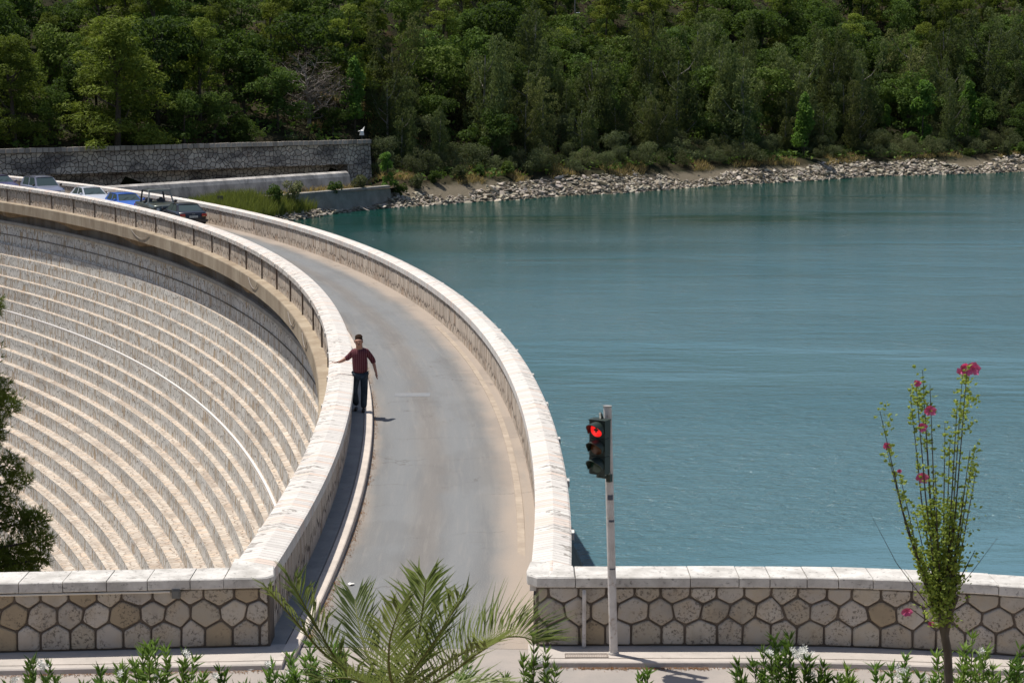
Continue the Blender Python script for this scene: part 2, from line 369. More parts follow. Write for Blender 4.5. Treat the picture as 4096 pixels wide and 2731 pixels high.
# near road and pavements (z 0 / .15)
def kerbline(x):                             # front edge of the near pavement
    return 24.42-.03*max(0, x-3.1)**2 if x > 0 else 24.55+.066*x-.02
def nearwall(x):                             # face of the near walls
    if x > -1: return 25.10-.038*max(0, x-3.25)**2
    return 25.08+.081*(x+3.34)
mesh('near_road', [(-60, 20.0, .070), (60, 20.0, .070), (60, 25.3, .070), (-60, 25.3, .070)], [(0, 1, 2, 3)], M['road2'], kind='structure')
def pavement(name, xs, sign):
    V = []; F = []
    for x in xs:
        k = kerbline(x)
        V += [(x, k-.03, -.05), (x, k, .13), (x, k+.02, .146), (x, k+.13, .15), (x, nearwall(x)+.1, .15)]
    for i in range(len(xs)-1):
        for j in range(4): F.append((i*5+j, (i+1)*5+j, (i+1)*5+j+1, i*5+j+1))
    F += [(0, 1, 2, 3, 4), tuple((len(xs)-1)*5+j for j in (4, 3, 2, 1, 0))]
    mesh(name, V, F, M['pave_near'], kind='structure')
    # dark joint between kerb stones and slab
    V = []; F = []
    for x in xs:
        k = kerbline(x); V += [(x, k+.135+.006*math.sin(x*7), .1535), (x, k+.15+.006*math.sin(x*7), .1535)]
    for i in range(len(xs)-1): F.append((i*2, i*2+2, i*2+3, i*2+1))
    mesh('pavement_joint', V, F, M['pil'], kind='structure')
pavement('pavement', [-12+.25*i for i in range(36)]+[-3.05], -1)
pavement('pavement', [.22]+[.4+.3*i for i in range(46)], 1)
# dam road, pavement and kerb
TH0, TH1 = -2.45, 50
V, F, U = sweep_arc([(147.36, .007), (147.8, .007), (149, .007), (150.1, .007), (150.66, .007)], TH0, TH1, .4, lambda th: .066*min(1, max(0, (.6-th)/3))**1.3)
U = [(u, math.hypot(v[0]-CX, v[1]-CY)-147) for (u, _), v in zip(U, V)]
mesh('dam_road', V, F, M['road'], uv=U, kind='structure')
V, F, U = sweep_arc([(146.9, .149), (147.225, .149)], TH0-.25, TH1, .5); mesh('pavement', V, F, M['pave'], uv=U, kind='structure')
V, F, U = sweep_arc([(147.24, -.02), (147.24, .156), (147.405, .150), (147.42, .138), (147.425, -.02)], TH0-.25, TH1, .3, closed=True); mesh('kerb', V, F, M['kerb'], uv=U, kind='structure')
V, F, U = sweep_arc([(150.28, -.01), (150.285, .022), (150.41, .024), (150.42, -.01)], -1.6, 10.5, .3, closed=True); mesh('gutter_kerb', V, F, M['gutter'], uv=U, kind='structure')

# ------------------------------------------------------------------ the dam
def ramp_z(th): 
    t = min(1, max(0, (1.5-th)/3.9)); return .085*t*t*(3-2*t)
dam = empty('dam', arc(149, 0), label='curved grey stone dam with stepped face and road on its crest, left of the lake', cat='dam')
def part(name, prof, mat, par, th0=TH0, th1=TH1, step=.5, dz=None, closed=False, **k):
    V, F, U = sweep_arc(prof, th0, th1, step, dz, closed)
    b = par.location
    V = [(v[0]-b[0], v[1]-b[1], v[2]-b[2]) for v in V]
    return mesh(name, V, F, mat, par, uv=U, **k)
STEPS = [(146.62, -2.69), (146.46, -3.30), (146.30, -3.93), (146.10, -4.55), (145.86, -5.17), (145.66, -5.86), (145.46, -6.53), (145.22, -7.2),
         (144.96, -7.87), (144.62, -8.54), (144.26, -9.22), (143.86, -9.93), (143.36, -10.65), (142.84, -11.36), (142.31, -12.07), (141.78, -12.78), (141.26, -13.5), (140.78, -14.2), (140.24, -14.9), (139.7, -15.6)]
while STEPS[-1][1] > -30: STEPS.append((STEPS[-1][0]-.54, STEPS[-1][1]-.7))
for s in (0,):
    RV, RF, RU, TV, TF, TU = [], [], [], [], [], []
    rt = 146.74; zt = -1.42
    for i, (r, z) in enumerate(STEPS):
        V, F, U = sweep_arc([(rt, zt), (rt-.015, z)], TH0+.4, TH1, .5)       # riser
        b = len(RV); RV += V; RF += [tuple(b+q for q in f) for f in F]; RU += [(u+i*3.7, v+i*1.3) for u, v in U]
        V, F, U = sweep_arc([(rt-.015, z), (r, z-.02)], TH0+.4, TH1, .5)          # tread
        b = len(TV); TV += V; TF += [tuple(b+q for q in f) for f in F]; TU += [(u+i*2.9, v+i*2.1) for u, v in U]
        rt, zt = r, z-.02
    # second faint course line of the first band
    o = mesh('stepped_face', [(v[0]-dam.location[0], v[1]-dam.location[1], v[2]) for v in RV], RF, M['riser'], dam, uv=RU)
    o = mesh('step_treads', [(v[0]-dam.location[0], v[1]-dam.location[1], v[2]) for v in TV], TF, M['tread'], dam, uv=TU)
M['white_line'] = plain('white_pipe_paint', (.70, .67, .64), .7)
part('course_line', [(146.745, -2.04), (146.71, -2.05), (146.71, -2.09), (146.745, -2.10)], M['conc_dark'], dam)
pipe = part('white_pipe', [(145.58, -6.52), (145.58, -6.46), (145.53, -6.44), (145.48, -6.46), (145.48, -6.52)], M['white_line'], dam, th0=-1)
part('ledge_beam', [(146.6, .02), (146.17, .0), (146.15, -.03), (146.15, -.56), (146.22, -.60), (146.6, -.60)], M['conc'], dam)
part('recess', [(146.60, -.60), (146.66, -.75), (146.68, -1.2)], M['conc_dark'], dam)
part('moulding', [(146.68, -1.2), (146.56, -1.21), (146.55, -1.36), (146.60, -1.42), (146.76, -1.43)], M['mould'], dam)
part('upstream_face', [(150.9, .05), (151.02, -.1), (151.2, -.5), (151.6, -2), (152.2, -3.3), (152.9, -5.0), (153.6, -7), (155, -12)], M['upstream'], dam)
part('crest_slab', [(146.5, -.03), (151.0, -.03)], M['mould'], dam)
# shallow arches that carry the ledge, one bay to each three pilasters
V = []; F = []; U = []; n_ = 600
for i in range(n_+1):
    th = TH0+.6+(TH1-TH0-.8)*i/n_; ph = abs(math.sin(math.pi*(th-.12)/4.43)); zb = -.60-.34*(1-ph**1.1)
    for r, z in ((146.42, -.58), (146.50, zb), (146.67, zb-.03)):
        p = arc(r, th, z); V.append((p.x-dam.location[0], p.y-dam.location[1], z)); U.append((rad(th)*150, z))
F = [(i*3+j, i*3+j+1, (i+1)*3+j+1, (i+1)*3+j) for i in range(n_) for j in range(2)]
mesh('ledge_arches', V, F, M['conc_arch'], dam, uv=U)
# hanging cables along the ledge
def cable(th, span, sag, label):
    pts = []
    for i in range(11):
        t = i/10; pts.append(arc(146.12, th+span*t, -.04-sag*4*t*(1-t)))
    b = pts[0]; mb = MB(); mb.tube([p-b for p in pts], .014, 6); o = mb.build('cable', M['cable'], None, label=label, cat='cable', group='cables sagging along the dam ledge'); o.location = b
M['cable'] = plain('cable', (.30, .27, .24), .6)
cable(25.2, 1.35, .34, 'grey cable sagging in a wide loop below the dam ledge, leftmost of the hanging cables')
cable(15.9, .9, .30, 'grey cable loop hanging on the dam ledge, second from the left of the hanging cables')
cable(11.6, .85, .30, 'grey cable loop on the dam ledge, third from the left of the hanging cables')
cable(9.6, .8, .30, 'grey cable loop on the dam ledge, rightmost and nearest the man')

def parapet(name, label, face, back, prof, tabr, tabw, phases, pil):
    p = empty(name, arc(147 if tabr < 148 else 151, 0), label=label, cat='parapet', group=None)
    a, b = (back, face) if back < face else (face, back)
    part('wall', [(a, -.02), (a, .84), (b, .84), (b, -.02)], M['parapet'], p, dz=None, closed=True)
    part('coping', prof, M['cope'], p, step=.3, dz=ramp_z, closed=True, smooth=False)
    part('coping_underlay', [(a+.01, .835), (a+.01, .96), (b-.01, .96), (b-.01, .835)], M['parapet'], p, th1=1.6, dz=None, closed=False) if False else None
    first = None
    for th in phases:
        L = arc(tabr, th, .905+ramp_z(th))-p.location; mb = MB()
        mb.box((0, 0, 0), (tabw, .22, .11), rad(th)); o = mb.build('coping_block', M['hexcope'], p); o.location = L
        if pil:
            mb = MB(); mb.box((0, 0, 0), (.10, .07, .86), rad(th)); o = mb.build('pilaster', M['pil'], p); o.location = arc(back, th, .42)-p.location
        else:
            mb = MB(); mb.box((0, 0, 0), (.10, .26, .95), rad(th)); o = mb.build('pilaster', M['upstream'], p); o.location = arc(back, th, .38)-p.location
    return p
PH = [.12+1.476*k for k in range(-1, 34)]
parapet('parapet', 'low stone parapet with pale coping and dark pilasters above the stepped dam face', 146.95, 146.50,
        [(147.0, .81), (147.0, .985), (146.96, 1.0), (146.70, 1.045), (146.44, 1.0), (146.41, .98), (146.41, .82)], 146.43, .10, PH, True)
parapet('parapet', 'low stone parapet with pale coping between the dam road and the lake', 150.62, 151.06,
        [(150.57, .81), (150.57, .985), (150.60, 1.0), (150.86, 1.05), (151.10, .99), (151.13, .97), (151.13, .83)], 151.11, .13, PH, False)

# ------------------------------------------------------------------ near walls with six-sided stones
M['hexstone'], t_, b_ = newmat('hex_stone', .9, .15)
g = NG(t_); vc = g.n('VertexColor', layer_name='Col').outputs[0]
pit = g.ramp(g.noise(g.pos(), 26, 4, .75), .52, .60); patch = g.ramp(g.noise(g.pos(), 2.6, 3), .40, .58)
c_ = g.mix(g.ramp(g.noise(g.pos(), 4, 5), .35, .7), vc, (.46, .36, .24)); c_ = g.mix(.5, vc, c_)
c_ = g.mix(g.math('MULTIPLY', g.math('MULTIPLY', pit, patch), .75), c_, (.09, .075, .06))
c_ = g.mix(g.math('MULTIPLY', g.ramp(g.noise(g.mapping(g.pos(), (1, 1, .5)), 1.3, 5), .52, .7), .35), c_, (.16, .15, .14))
g.l(c_, b_.inputs['Base Color']); g.l(g.bump(g.noise(g.pos(), 22, 5, .7), .5, .012), b_.inputs['Normal'])
def hexwall(x0, x1, label, seed, wav, dirt, name='stone_wall'):
    rnd = random.Random(seed)
    H0, H1 = .15, .985; root = empty(name, (x0, nearwall(x0), 0), label=label, cat='wall')
    R = root.location
    xs = np.linspace(x0, x1, max(2, int((x1-x0)/.25)))
    # arc-length not needed: walls run almost along x
    V = []; F = []
    for x in xs:
        y = nearwall(x); V += [(x-R.x, y+.022-R.y, -.05), (x-R.x, y+.022-R.y, H1+.02), (x-R.x, y+.50-R.y, H1+.02), (x-R.x, y+.50-R.y, -1.2)]
    n = len(xs)
    for i in range(n-1):
        for j in range(3): F.append((i*4+j, (i+1)*4+j, (i+1)*4+j+1, i*4+j+1))
    F += [(0, 1, 2, 3), ((n-1)*4+3, (n-1)*4+2, (n-1)*4+1, (n-1)*4)]
    mesh('mortar', V, F, M['mortar'], root)
    # honeycomb
    hw = wav/2; N = int((x1-x0)/hw)+6
    bd = []
    for j, zb in enumerate((.49, .785)):
        row = []
        for m in range(N):
            s = 1 if (m+j) % 2 == 0 else -1
            row.append([x0-2*hw+m*hw+rnd.uniform(-.035, .035), zb+s*.058+rnd.uniform(-.02, .02)])
        bd.append(row)
    mb = MB()
    def emit(poly):
        poly = [(min(max(x, x0+.015), x1-.015), min(max(z, H0+.012), H1-.004)) for x, z in poly]
        cx = sum(p[0] for p in poly)/len(poly); cz = sum(p[1] for p in poly)/len(poly)
        w = max(p[0] for p in poly)-min(p[0] for p in poly)
        if w < .10: return
        # inset with a fixed gap, chamfered corners and a slightly uneven outline
        P = []
        n = len(poly)
        for i in range(n):
            a = Vector(poly[i-1]); b = Vector(poly[i]); c = Vector(poly[(i+1) % n])
            if (b-a).length < .02 or (c-b).length < .02: continue
            e1 = (b-a).normalized(); e2 = (c-b).normalized()
            n1 = Vector((-e1.y, e1.x)); n2 = Vector((-e2.y, e2.x))
            gap = .0125+rnd.uniform(-.004, .005); q = (n1+n2); q = q.normalized()*gap/max(.5, q.normalized().dot(n1))
            bb = b+q; ch = min(.022, (b-a).length*.16, (c-b).length*.16)
            P.append(bb-e1*ch+Vector((rnd.uniform(-1, 1), rnd.uniform(-1, 1)))*.004)
            P.append(bb+(e1*-.3+e2*.3)*ch+q*.18)
            P.append(bb+e2*ch+Vector((rnd.uniform(-1, 1), rnd.uniform(-1, 1)))*.004)
        if len(P) < 6: return
        c0 = Vector((cx, cz)); k = rnd.random(); d = rnd.random()
        base = (.40+.15*k, .36+.145*k-.01*d, .315+.14*k-.04*d)
        if rnd.random() < dirt: base = (.36, .29, .20)
        mb.c = base; m = len(P); Vv = []
        for lay, (ins, dep) in enumerate(((0, .02), (.008, -.004), (.028, -.012))):
            for p in P:
                q = p+(c0-p).normalized()*ins; Vv.append((q.x-R.x, nearwall(q.x)+dep-R.y, q.y))
        Fv = [(l*m+i, l*m+(i+1) % m, (l+1)*m+(i+1) % m, (l+1)*m+i) for l in range(2) for i in range(m)]+[tuple(2*m+i for i in range(m))]
        mb.add(Vv, Fv)
    for m in range(1, N-1):
        if m % 2 == 0:                       # row 0 centre where boundary 0 is high
            b = bd[0]; emit([(b[m-1][0], H0), (b[m+1][0], H0), b[m+1], b[m], b[m-1]])
            t = bd[1]; emit([t[m-1], t[m], t[m+1], (t[m+1][0], H1), (t[m-1][0], H1)])
        else:
            b, t = bd[0], bd[1]; emit([b[m-1], b[m], b[m+1], t[m+1], t[m], t[m-1]])
    mb.build('masonry', M['hexstone'], root, usecol=True)
    return root
def copings(root, cuts, front=.045, depth=.56):
    R = root.location
    for a, b in zip(cuts[:-1], cuts[1:]):
        a += .006; b -= .006; xs = np.linspace(a, b, 4); V = []; F = []
        j = random.uniform(-.004, .004)
        for x in xs:
            y = nearwall(x)
            for dy, z in ((-front+.012, .985), (-front, 1.0), (-front, 1.115), (-front+.015, 1.128), (depth-.02, 1.13), (depth, 1.115), (depth, .985)):
                V.append((x-R.x, y+dy-R.y, z+j))
        k = 7; n = len(xs)
        for i in range(n-1):
            for q in range(k): F.append((i*k+q, (i+1)*k+q, (i+1)*k+(q+1) % k, i*k+(q+1) % k))
        F += [tuple(range(k)), tuple((n-1)*k+q for q in range(k))[::-1]]
        mesh('coping_slab', V, F, M['hexcope'], root)
lw = hexwall(-12., -3.30, 'low wall of rounded six-sided stones at the lower left, with a thin conduit under its coping', 11, .365, .22)
copings(lw, [-12, -11, -10.1, -9.2, -8.3, -7.55, -6.62, -6.04, -5.46, -4.92, -4.35, -3.9])
rw = hexwall(.33, 14., 'low curved wall of six-sided stones along the lake side at the lower right', 5, .375, .06)
copings(rw, [.86, 1.34, 2.42, 3.08, 3.5, 4.0, 4.42, 4.88, 5.4, 5.98, 6.5, 7.1, 7.7, 8.4, 9.2, 10, 11, 12, 13, 14])
# corner copings (rounded ends where the dam parapets meet the near walls)
def corner(root, pts, mat=M['hexcope']):
    R = root.location; n = len(pts); V = []
    for z, ins in ((.985, .012), (1.0, 0), (1.112, 0), (1.13, .018)):
        c = Vector((sum(p[0] for p in pts)/n, sum(p[1] for p in pts)/n))
        for p in pts:
            q = Vector(p)+(c-Vector(p)).normalized()*ins; V.append((q.x-R.x, q.y-R.y, z))
    F = [(l*n+i, l*n+(i+1) % n, (l+1)*n+(i+1) % n, (l+1)*n+i) for l in range(3) for i in range(n)]
    F += [tuple(range(n))[::-1], tuple(3*n+i for i in range(n))]
    mesh('corner_coping', V, F, mat, root)
a1 = arc(147.005, -2.35); a2 = arc(146.40, -2.2)
corner(lw, [(-3.9, nearwall(-3.9)-.045), (-3.40, nearwall(-3.4)-.045), (-3.31, nearwall(-3.3)-.02), (-3.24, nearwall(-3.3)+.10), (a1.x+.01, a1.y+.02), (a2.x-.01, a2.y+.05), (-3.9, nearwall(-3.9)+.56)])
a1 = arc(150.565, -2.2); a2 = arc(151.14, -2.2)
corner(rw, [(.855, nearwall(.9)-.045), (.855, nearwall(.9)+.56), (a1.x+.3, a1.y+.06), (a1.x-.01, a1.y+.03), (.20, 25.42), (.21, 25.2), (.34, 25.06)][::-1])
# end faces of the dam parapets at the near walls: short stone return
# conduit and junction box on the left wall
con = MB(); con.tube([(x, nearwall(x)-.032, .957) for x in (-11.9, -9, -7, -5.5, -4.62)], .015, 6)
o = con.build('conduit', plain('conduit_pvc', (.72, .66, .56), .6), None, label='thin pale conduit running under the coping of the left stone wall', cat='conduit')
jb = MB(); jb.box((-4.54, nearwall(-4.54)-.035, .93), (.11, .06, .12)); jb.box((-4.54, nearwall(-4.54)-.07, .93), (.08, .012, .09))
jb.build('junction_box', plain('box_grey', (.16, .16, .15), .5), None, label='small grey junction box under the coping of the left stone wall', cat='junction box')
# pale vertical pipe on the right wall
pp = MB(); x = .98; pp.tube([(x, nearwall(x)-.06, .16), (x, nearwall(x)-.06, .90), (x, nearwall(x)-.03, .94)], .028, 8)
pp.build('downpipe', M['white_paint'], None, label='short pale vertical pipe against the right stone wall, left of the traffic light', cat='pipe')
# drain grate in the pavement
dg = empty('drain_grate', (1.0, 24.66, .155), label='flat metal drain grate set in the pavement left of the traffic light pole', cat='drain grate')
mb = MB()
for i in range(24): mb.box((-.26+.023*i, 0, 0), (.010, .15, .01))
mb.build('bars', plain('grate', (.30, .25, .22), .7), dg)
mb = MB(); mb.box((0, -.085, 0), (.58, .012, .014)); mb.box((0, .085, 0), (.58, .012, .014)); mb.box((-.285, 0, .001), (.012, .16, .014)); mb.box((.285, 0, .001), (.012, .16, .014))
mb.build('frame', plain('grate_frame', (.26, .22, .19), .7), dg)
mb = MB(); mb.box((0, 0, 0), (.88, .52, .008), -.0)
o = mb.build('manhole_cover', rough_mat('steel_cover', (.20, .215, .235), (.25, .25, .25), 6), None, label='rectangular grey-blue metal cover set in the dam road beside the man', cat='manhole cover'); o.location = (-2.46, 46.35, .008)

# ------------------------------------------------------------------ far structures: stone retaining wall, spillway lip, low concrete wall
def rubble(name, cell, dark=.5):
    m, t, b = newmat(name, .95, .1); g = NG(t); uv = g.coord('UV')
    wv = g.n('VectorMath', operation='ADD'); g.l(g.mapping(uv, (1/cell, 1/cell, 1)), wv.inputs[0]); cc = g.n('CombineXYZ')
    g.l(g.math('MULTIPLY', g.noise(uv, 2, 3), .5), cc.inputs[0]); g.l(cc.outputs[0], wv.inputs[1])
    v = wv.outputs[0]; e = g.vor(v, 'DISTANCE_TO_EDGE', .85).outputs['Distance']; sep = g.n('SeparateColor'); g.l(g.vor(v, 'F1', .85).outputs['Color'], sep.inputs[0])
    c = g.mix(sep.outputs[0], (.64, .57, .49), (.38, .335, .29))
    c = g.mix(g.math('MULTIPLY', g.ramp(g.noise(g.mapping(uv, (.16, .30, 1)), 1, 6, .7), .45, .62), .85*dark*1.6), c, (.085, .08, .085))
    c = g.mix(g.math('MULTIPLY', g.ramp(g.noise(uv, .7, 5, .7), .55, .7), .45), c, (.25, .16, .12))
    c = g.mix(g.ramp(e, .02, .09, True), c, (.045, .038, .033)); g.l(c, b.inputs['Base Color'])
    g.l(g.bump(g.ramp(e, 0, .2), .8, .05), b.inputs['Normal']); return m
M['rubble'] = rubble('rubble_masonry', .42, .6)
M['whitewash'] = rough_mat('limewashed_concrete', (.66, .61, .56), (.30, .28, .26), .9, (.10, .10, .10), 2.5, .5, sc=(1, 1, .5))
def strip(name, line, prof, mat, parent, caps=True, seg=1.5):
    """sweep a (forward offset, height) profile along a plan polyline; + offset is towards the viewer side"""
    P = []
    for (a, b) in zip(line[:-1], line[1:]):
        a, b = Vector(a), Vector(b); n = max(1, int((b-a).length/seg))
        P += [a+(b-a)*i/n for i in range(n)]
    P.append(Vector(line[-1])); V = []; U = []; d = 0; m = len(prof)
    for i, p in enumerate(P):
        if i: d += (p-P[i-1]).length
        t = (P[min(i+1, len(P)-1)]-P[max(i-1, 0)]).normalized(); nrm = Vector((t.y, -t.x))
        if nrm.y > 0: nrm = -nrm
        l = 0
        for j, (o, z) in enumerate(prof):
            if j: l += math.dist(prof[j], prof[j-1])
            q = p+nrm*o; V.append((q.x-parent.location.x, q.y-parent.location.y, z)); U.append((d, l))
    F = [(i*m+j, i*m+j+1, (i+1)*m+j+1, (i+1)*m+j) for i in range(len(P)-1) for j in range(m-1)]
    if caps: F += [tuple(range(m)), tuple((len(P)-1)*m+j for j in range(m))]
    return mesh(name, V, F, mat, parent, uv=U)
WL = [(-13., 175.), (-27., 164.), (-41.2, 153.), (-62., 148.), (-90., 150.)]
rwall = empty('retaining_wall', (-13, 175, 0), label='tall grey rubble stone retaining wall below the forest, beyond the cars', cat='wall')
strip('wall_face', [WL[0], (-15.0, 173.43)], [(.45, -5.), (.0, 1.45), (-.9, 1.45), (-.9, -5)], M['rubble'], rwall)
strip('wall_face', [(-15.0, 173.43)]+WL[1:], [(.45, -5.), (.30, -1.9), (-1.6, -1.9), (-1.6, -.38), (.14, -.38), (.0, 1.45), (-.9, 1.45)], M['rubble'], rwall)
strip('wall_backfill', WL, [(-.7, 1.44), (-2.4, 1.5), (-4.6, 1.75), (-5, -3)], M['forest_floor'], rwall)
V_ = [(0, 0, 1.45), (-.9*.62, .9*.79, 1.45), (3.5, 9, 1.4), (4.3, 9, -3), (.2, -.35, -5)]
mb = MB(); mb.add([(0, .0, 1.44), (.28, -.35, -5), (-.4, 8.5, -5), (-.9, 8.8, 1.44), (-.6, .7, 1.44), (-1.6, 9.2, 1.44), (-.4, 0, -5), (-1.6, 9, -5)], [(0, 1, 2, 3), (0, 3, 5, 4), (4, 5, 7, 6)])
o = mb.build('return_wall', M['rubble'], rwall)
L = o.data.uv_layers.new(name='UVMap')
for lp in o.data.loops: v = o.data.vertices[lp.vertex_index].co; L.data[lp.index].uv = (v.y, v.z)
cop = MB(); R = rwall.location; random.seed(3)
for (a, b) in zip(WL[:-2], WL[1:-1]):
    a, b = Vector(a), Vector(b); n = int((b-a).length/.52); ang = math.atan2(b.y-a.y, b.x-a.x)
    for i in range(n):
        p = a+(b-a)*(i+.5)/n; cop.c = (random.uniform(.5, .9),)*3
        cop.box((p.x-R.x, p.y-R.y-.02, 1.62+random.uniform(-.015, .015)), (.46, .5, .36), ang)
M['copeblock'], t_, b_ = newmat('coping_block_stone', .9, .1); g = NG(t_); g.l(g.mix(1., (.52, .47, .42), g.n('VertexColor', layer_name='Col').outputs[0], 'MULTIPLY'), b_.inputs['Base Color'])
cop.build('wall_coping', M['copeblock'], rwall, usecol=True)
strip('coping_bed', WL[:3], [(.06, 1.40), (.06, 1.50), (-.8, 1.50), (-.8, 1.40)], M['mortar'], rwall)
lip0, lip1 = atz(1380, 694, -1.05), atz(410, 756, -1.05)
lipL = [(lip0.x, lip0.y), ((lip0.x*.5+lip1.x*.5)-.2, (lip0.y+lip1.y)/2-.3), (lip1.x, lip1.y), (lip1.x-11, lip1.y-7)]
sp = empty('spillway_lip', (lip0.x, lip0.y, 0), label='long rounded whitewashed concrete spillway lip at the foot of the stone retaining wall', cat='spillway')
strip('rounded_lip', lipL, [(.72, -3.2), (.65, -1.8), (.58, -1.3), (.42, -.98), (.12, -.82), (-.25, -.85), (-.55, -1.1), (-.6, -4.5)], M['whitewash'], sp)
ch = [Vector((lip0.x, lip0.y)), Vector((lip1.x-11, lip1.y-7)), Vector((-56, 148.)), Vector((-41.2, 152.6)), Vector((-13.3, 174.6))]
mesh('spillway_channel', [(p.x, p.y, -2.42+0*p.x) for p in ch], [tuple(range(5))][::-1], plain('shaded_channel', (.03, .03, .03), .8), kind='structure')  # shade of the trench put into the near-black floor colour
lowa, lowb = atz(1148, 778, -2.1), atz(1560, 742, -2.1)
lc = empty('low_wall', (lowa.x, lowa.y, 0), label='low plain concrete wall above the rocks, between the reeds and the lake', cat='wall')
strip('wall_face', [(lowa.x-2.5, lowa.y-3), (lowa.x, lowa.y), (lowb.x, lowb.y)], [(.25, -4.2), (0, -2.12), (-.35, -2.08), (-.4, -4)], rough_mat('low_wall_concrete', (.32, .30, .27), (.20, .19, .17), .8, (.45, .42, .38), 5, .3), lc)
# land between low wall and lip
pts = [(lowb.x+.5, lowb.y+.3), (lowa.x, lowa.y+.2), (lowa.x-3, lowa.y-3), (-27, 147), (-36, 147), (lip1.x, lip1.y), (-24, 160.), (lip0.x, lip0.y), (-13.2, 174.5), (-11, 175)]
mesh('bank', [(x, y, -2.30) for x, y in pts], [tuple(range(len(pts)))], M['earth'], kind='structure')
# small dark notice board among the reeds
nb = empty('notice_board', (0, 0, 0), label='small dark notice board on a thin post among the reeds behind the parapet', cat='sign')
q = aty(881, 790, 146.); nb.location = (q.x, q.y, -3)
mb = MB(); mb.tube([(0, 0, 0), (0, 0, q.z+3)], .035, 6); mb.build('post', M['dark_metal'], nb)
mb = MB(); mb.box((0, -.05, q.z+3-.02), (.44, .03, .30)); mb.build('board', plain('board', (.10, .085, .085), .6), nb)
# pale lamp on the wall end
q = aty(1447, 528, 176.5); fl = empty('floodlight', (q.x, q.y, 1.6), label='small white floodlight on the right end of the rubble retaining wall', cat='lamp')
hgt = q.z-1.6
mb = MB(); mb.tube([(0, 0, 0), (0, 0, hgt)], .05, 6); mb.build('post', M['dark_metal'], fl)
mb = MB(); mb.box((0, 0, hgt-.1), (.36, .3, .42), .3, .8); mb.add([(-.35, -.1, hgt+.05), (.18, -.12, hgt+.1), (.28, 0, hgt+.52), (.0, .05, hgt+.2)], [(0, 1, 2, 3)]); mb.build('lamp_head', plain('lamp_white', (.8, .8, .8), .4), fl)

# ------------------------------------------------------------------ shore rocks
def rock_mesh(n, seed, region):
    rnd = random.Random(seed); mb = MB()
    ico = bmesh.new(); bmesh.ops.create_icosphere(ico, subdivisions=1, radius=1)
    BV = [v.co.copy() for v in ico.verts]; BF = [tuple(v.index for v in f.verts) for f in ico.faces]; ico.free()
    for _ in range(n):
        x, y, z, s = region(rnd)
        R = Matrix.Rotation(rnd.uniform(0, 6.3), 3, 'Z') @ Matrix.Rotation(rnd.gauss(0, .35), 3, 'X') @ Matrix.Rotation(rnd.gauss(0, .35), 3, 'Y')
        sx, sy, sz = s*rnd.uniform(.8, 1.9), s*rnd.uniform(.6, 1.2), s*rnd.uniform(.18, .5)
        k = rnd.uniform(.55, 1.15); mb.c = (k, k*rnd.uniform(.93, 1.), k*rnd.uniform(.84, .97)); V = []
        for v in BV:
            q = v.copy(); q = Vector([max(-.72, min(.72, c)) for c in q])*rnd.uniform(.8, 1.2)
            q = R @ Vector((q.x*sx, q.y*sy, q.z*sz)); V.append((x+q.x, y+q.y, z+q.z))
        mb.add(V, BF)
    return mb
M['rock'], t_, b_ = newmat('shore_rock', .95, .1); g = NG(t_)
c_ = g.mix(g.ramp(g.noise(g.pos(), 1.5, 5), .35, .7), (.54, .50, .44), (.37, .33, .28)); g.l(g.mix(1., c_, g.n('VertexColor', layer_name='Col').outputs[0], 'MULTIPLY'), b_.inputs['Base Color'])
shx = np.linspace(-19, 92, 800); shy = np.interp(shx, [p[0] for p in SH[2:]], [p[1] for p in SH[2:]])
def reg(rnd):
    while True:
        i = rnd.randrange(len(shx)); x, y = shx[i], shy[i]+rnd.triangular(-.8, 6.2, .5)
        wdt = 3.1+.9*math.sin(x*.21)+.8*math.sin(x*.53+1)
        sd = y-shy[i]
        if sd > wdt: continue
        return x, y, hh(x, y)+.05, rnd.uniform(.08, .27)*(1.9 if rnd.random() < .08 else 1)
rock_mesh(5600, 4, reg).build('shore_rocks', M['rock'], usecol=True, label='pale broken rocks lining the far shore of the lake', cat='rocks', kind='stuff')

# ------------------------------------------------------------------ foliage makers
def leaf_cloud(lobes, n, size, rnd, droop=0, flat=0, shell=.55, thin=.5, up=.25):
    """leaf sized faces spread through a set of ellipsoid lobes; colour R = brightness of the clump"""
    W = np.array([max(l[3]*l[4], .01) for l in lobes]); W = W/W.sum(); V = []; C = []
    ids = rnd.choices(range(len(lobes)), weights=list(W), k=n)
    br = [rnd.random() for _ in lobes]; lobes_top = max(1., max(l[2] for l in lobes))
    for i in ids:
        x, y, z, rx, rz = lobes[i]
        a = rnd.uniform(0, 2*math.pi); cz = rnd.uniform(-.75, 1); cr = math.sqrt(1-cz*cz); k = rnd.uniform(shell, 1.05)**.6
        d = Vector((cr*math.cos(a), cr*math.sin(a), cz))
        k *= 1+.22*mnoise.noise(Vector((d.x*2.3+i*3, d.y*2.3, d.z*2.3)))
        p = Vector((x+d.x*rx*k, y+d.y*rx*k, z+d.z*rz*k))
        nrm = (d*.6+Vector((rnd.gauss(0, .6), rnd.gauss(0, .6), rnd.gauss(0, .6)+up))).normalized()
        t = nrm.cross(Vector((rnd.gauss(0, 1), rnd.gauss(0, 1), rnd.gauss(0, 1)))).normalized()
        if droop: t = (t*(1-droop)+Vector((0, 0, -1))*droop).normalized(); nrm = t.cross(nrm.cross(t)).normalized()
        b = nrm.cross(t); s = size*rnd.uniform(.6, 1.3)
        V += [p-t*s, p+b*s*thin-t*s*.1, p+t*s, p-b*s*thin+t*s*.1]
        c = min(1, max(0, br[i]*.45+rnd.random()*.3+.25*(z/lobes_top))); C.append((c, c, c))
    return V, [(4*j, 4*j+1, 4*j+2, 4*j+3) for j in range(n)], C
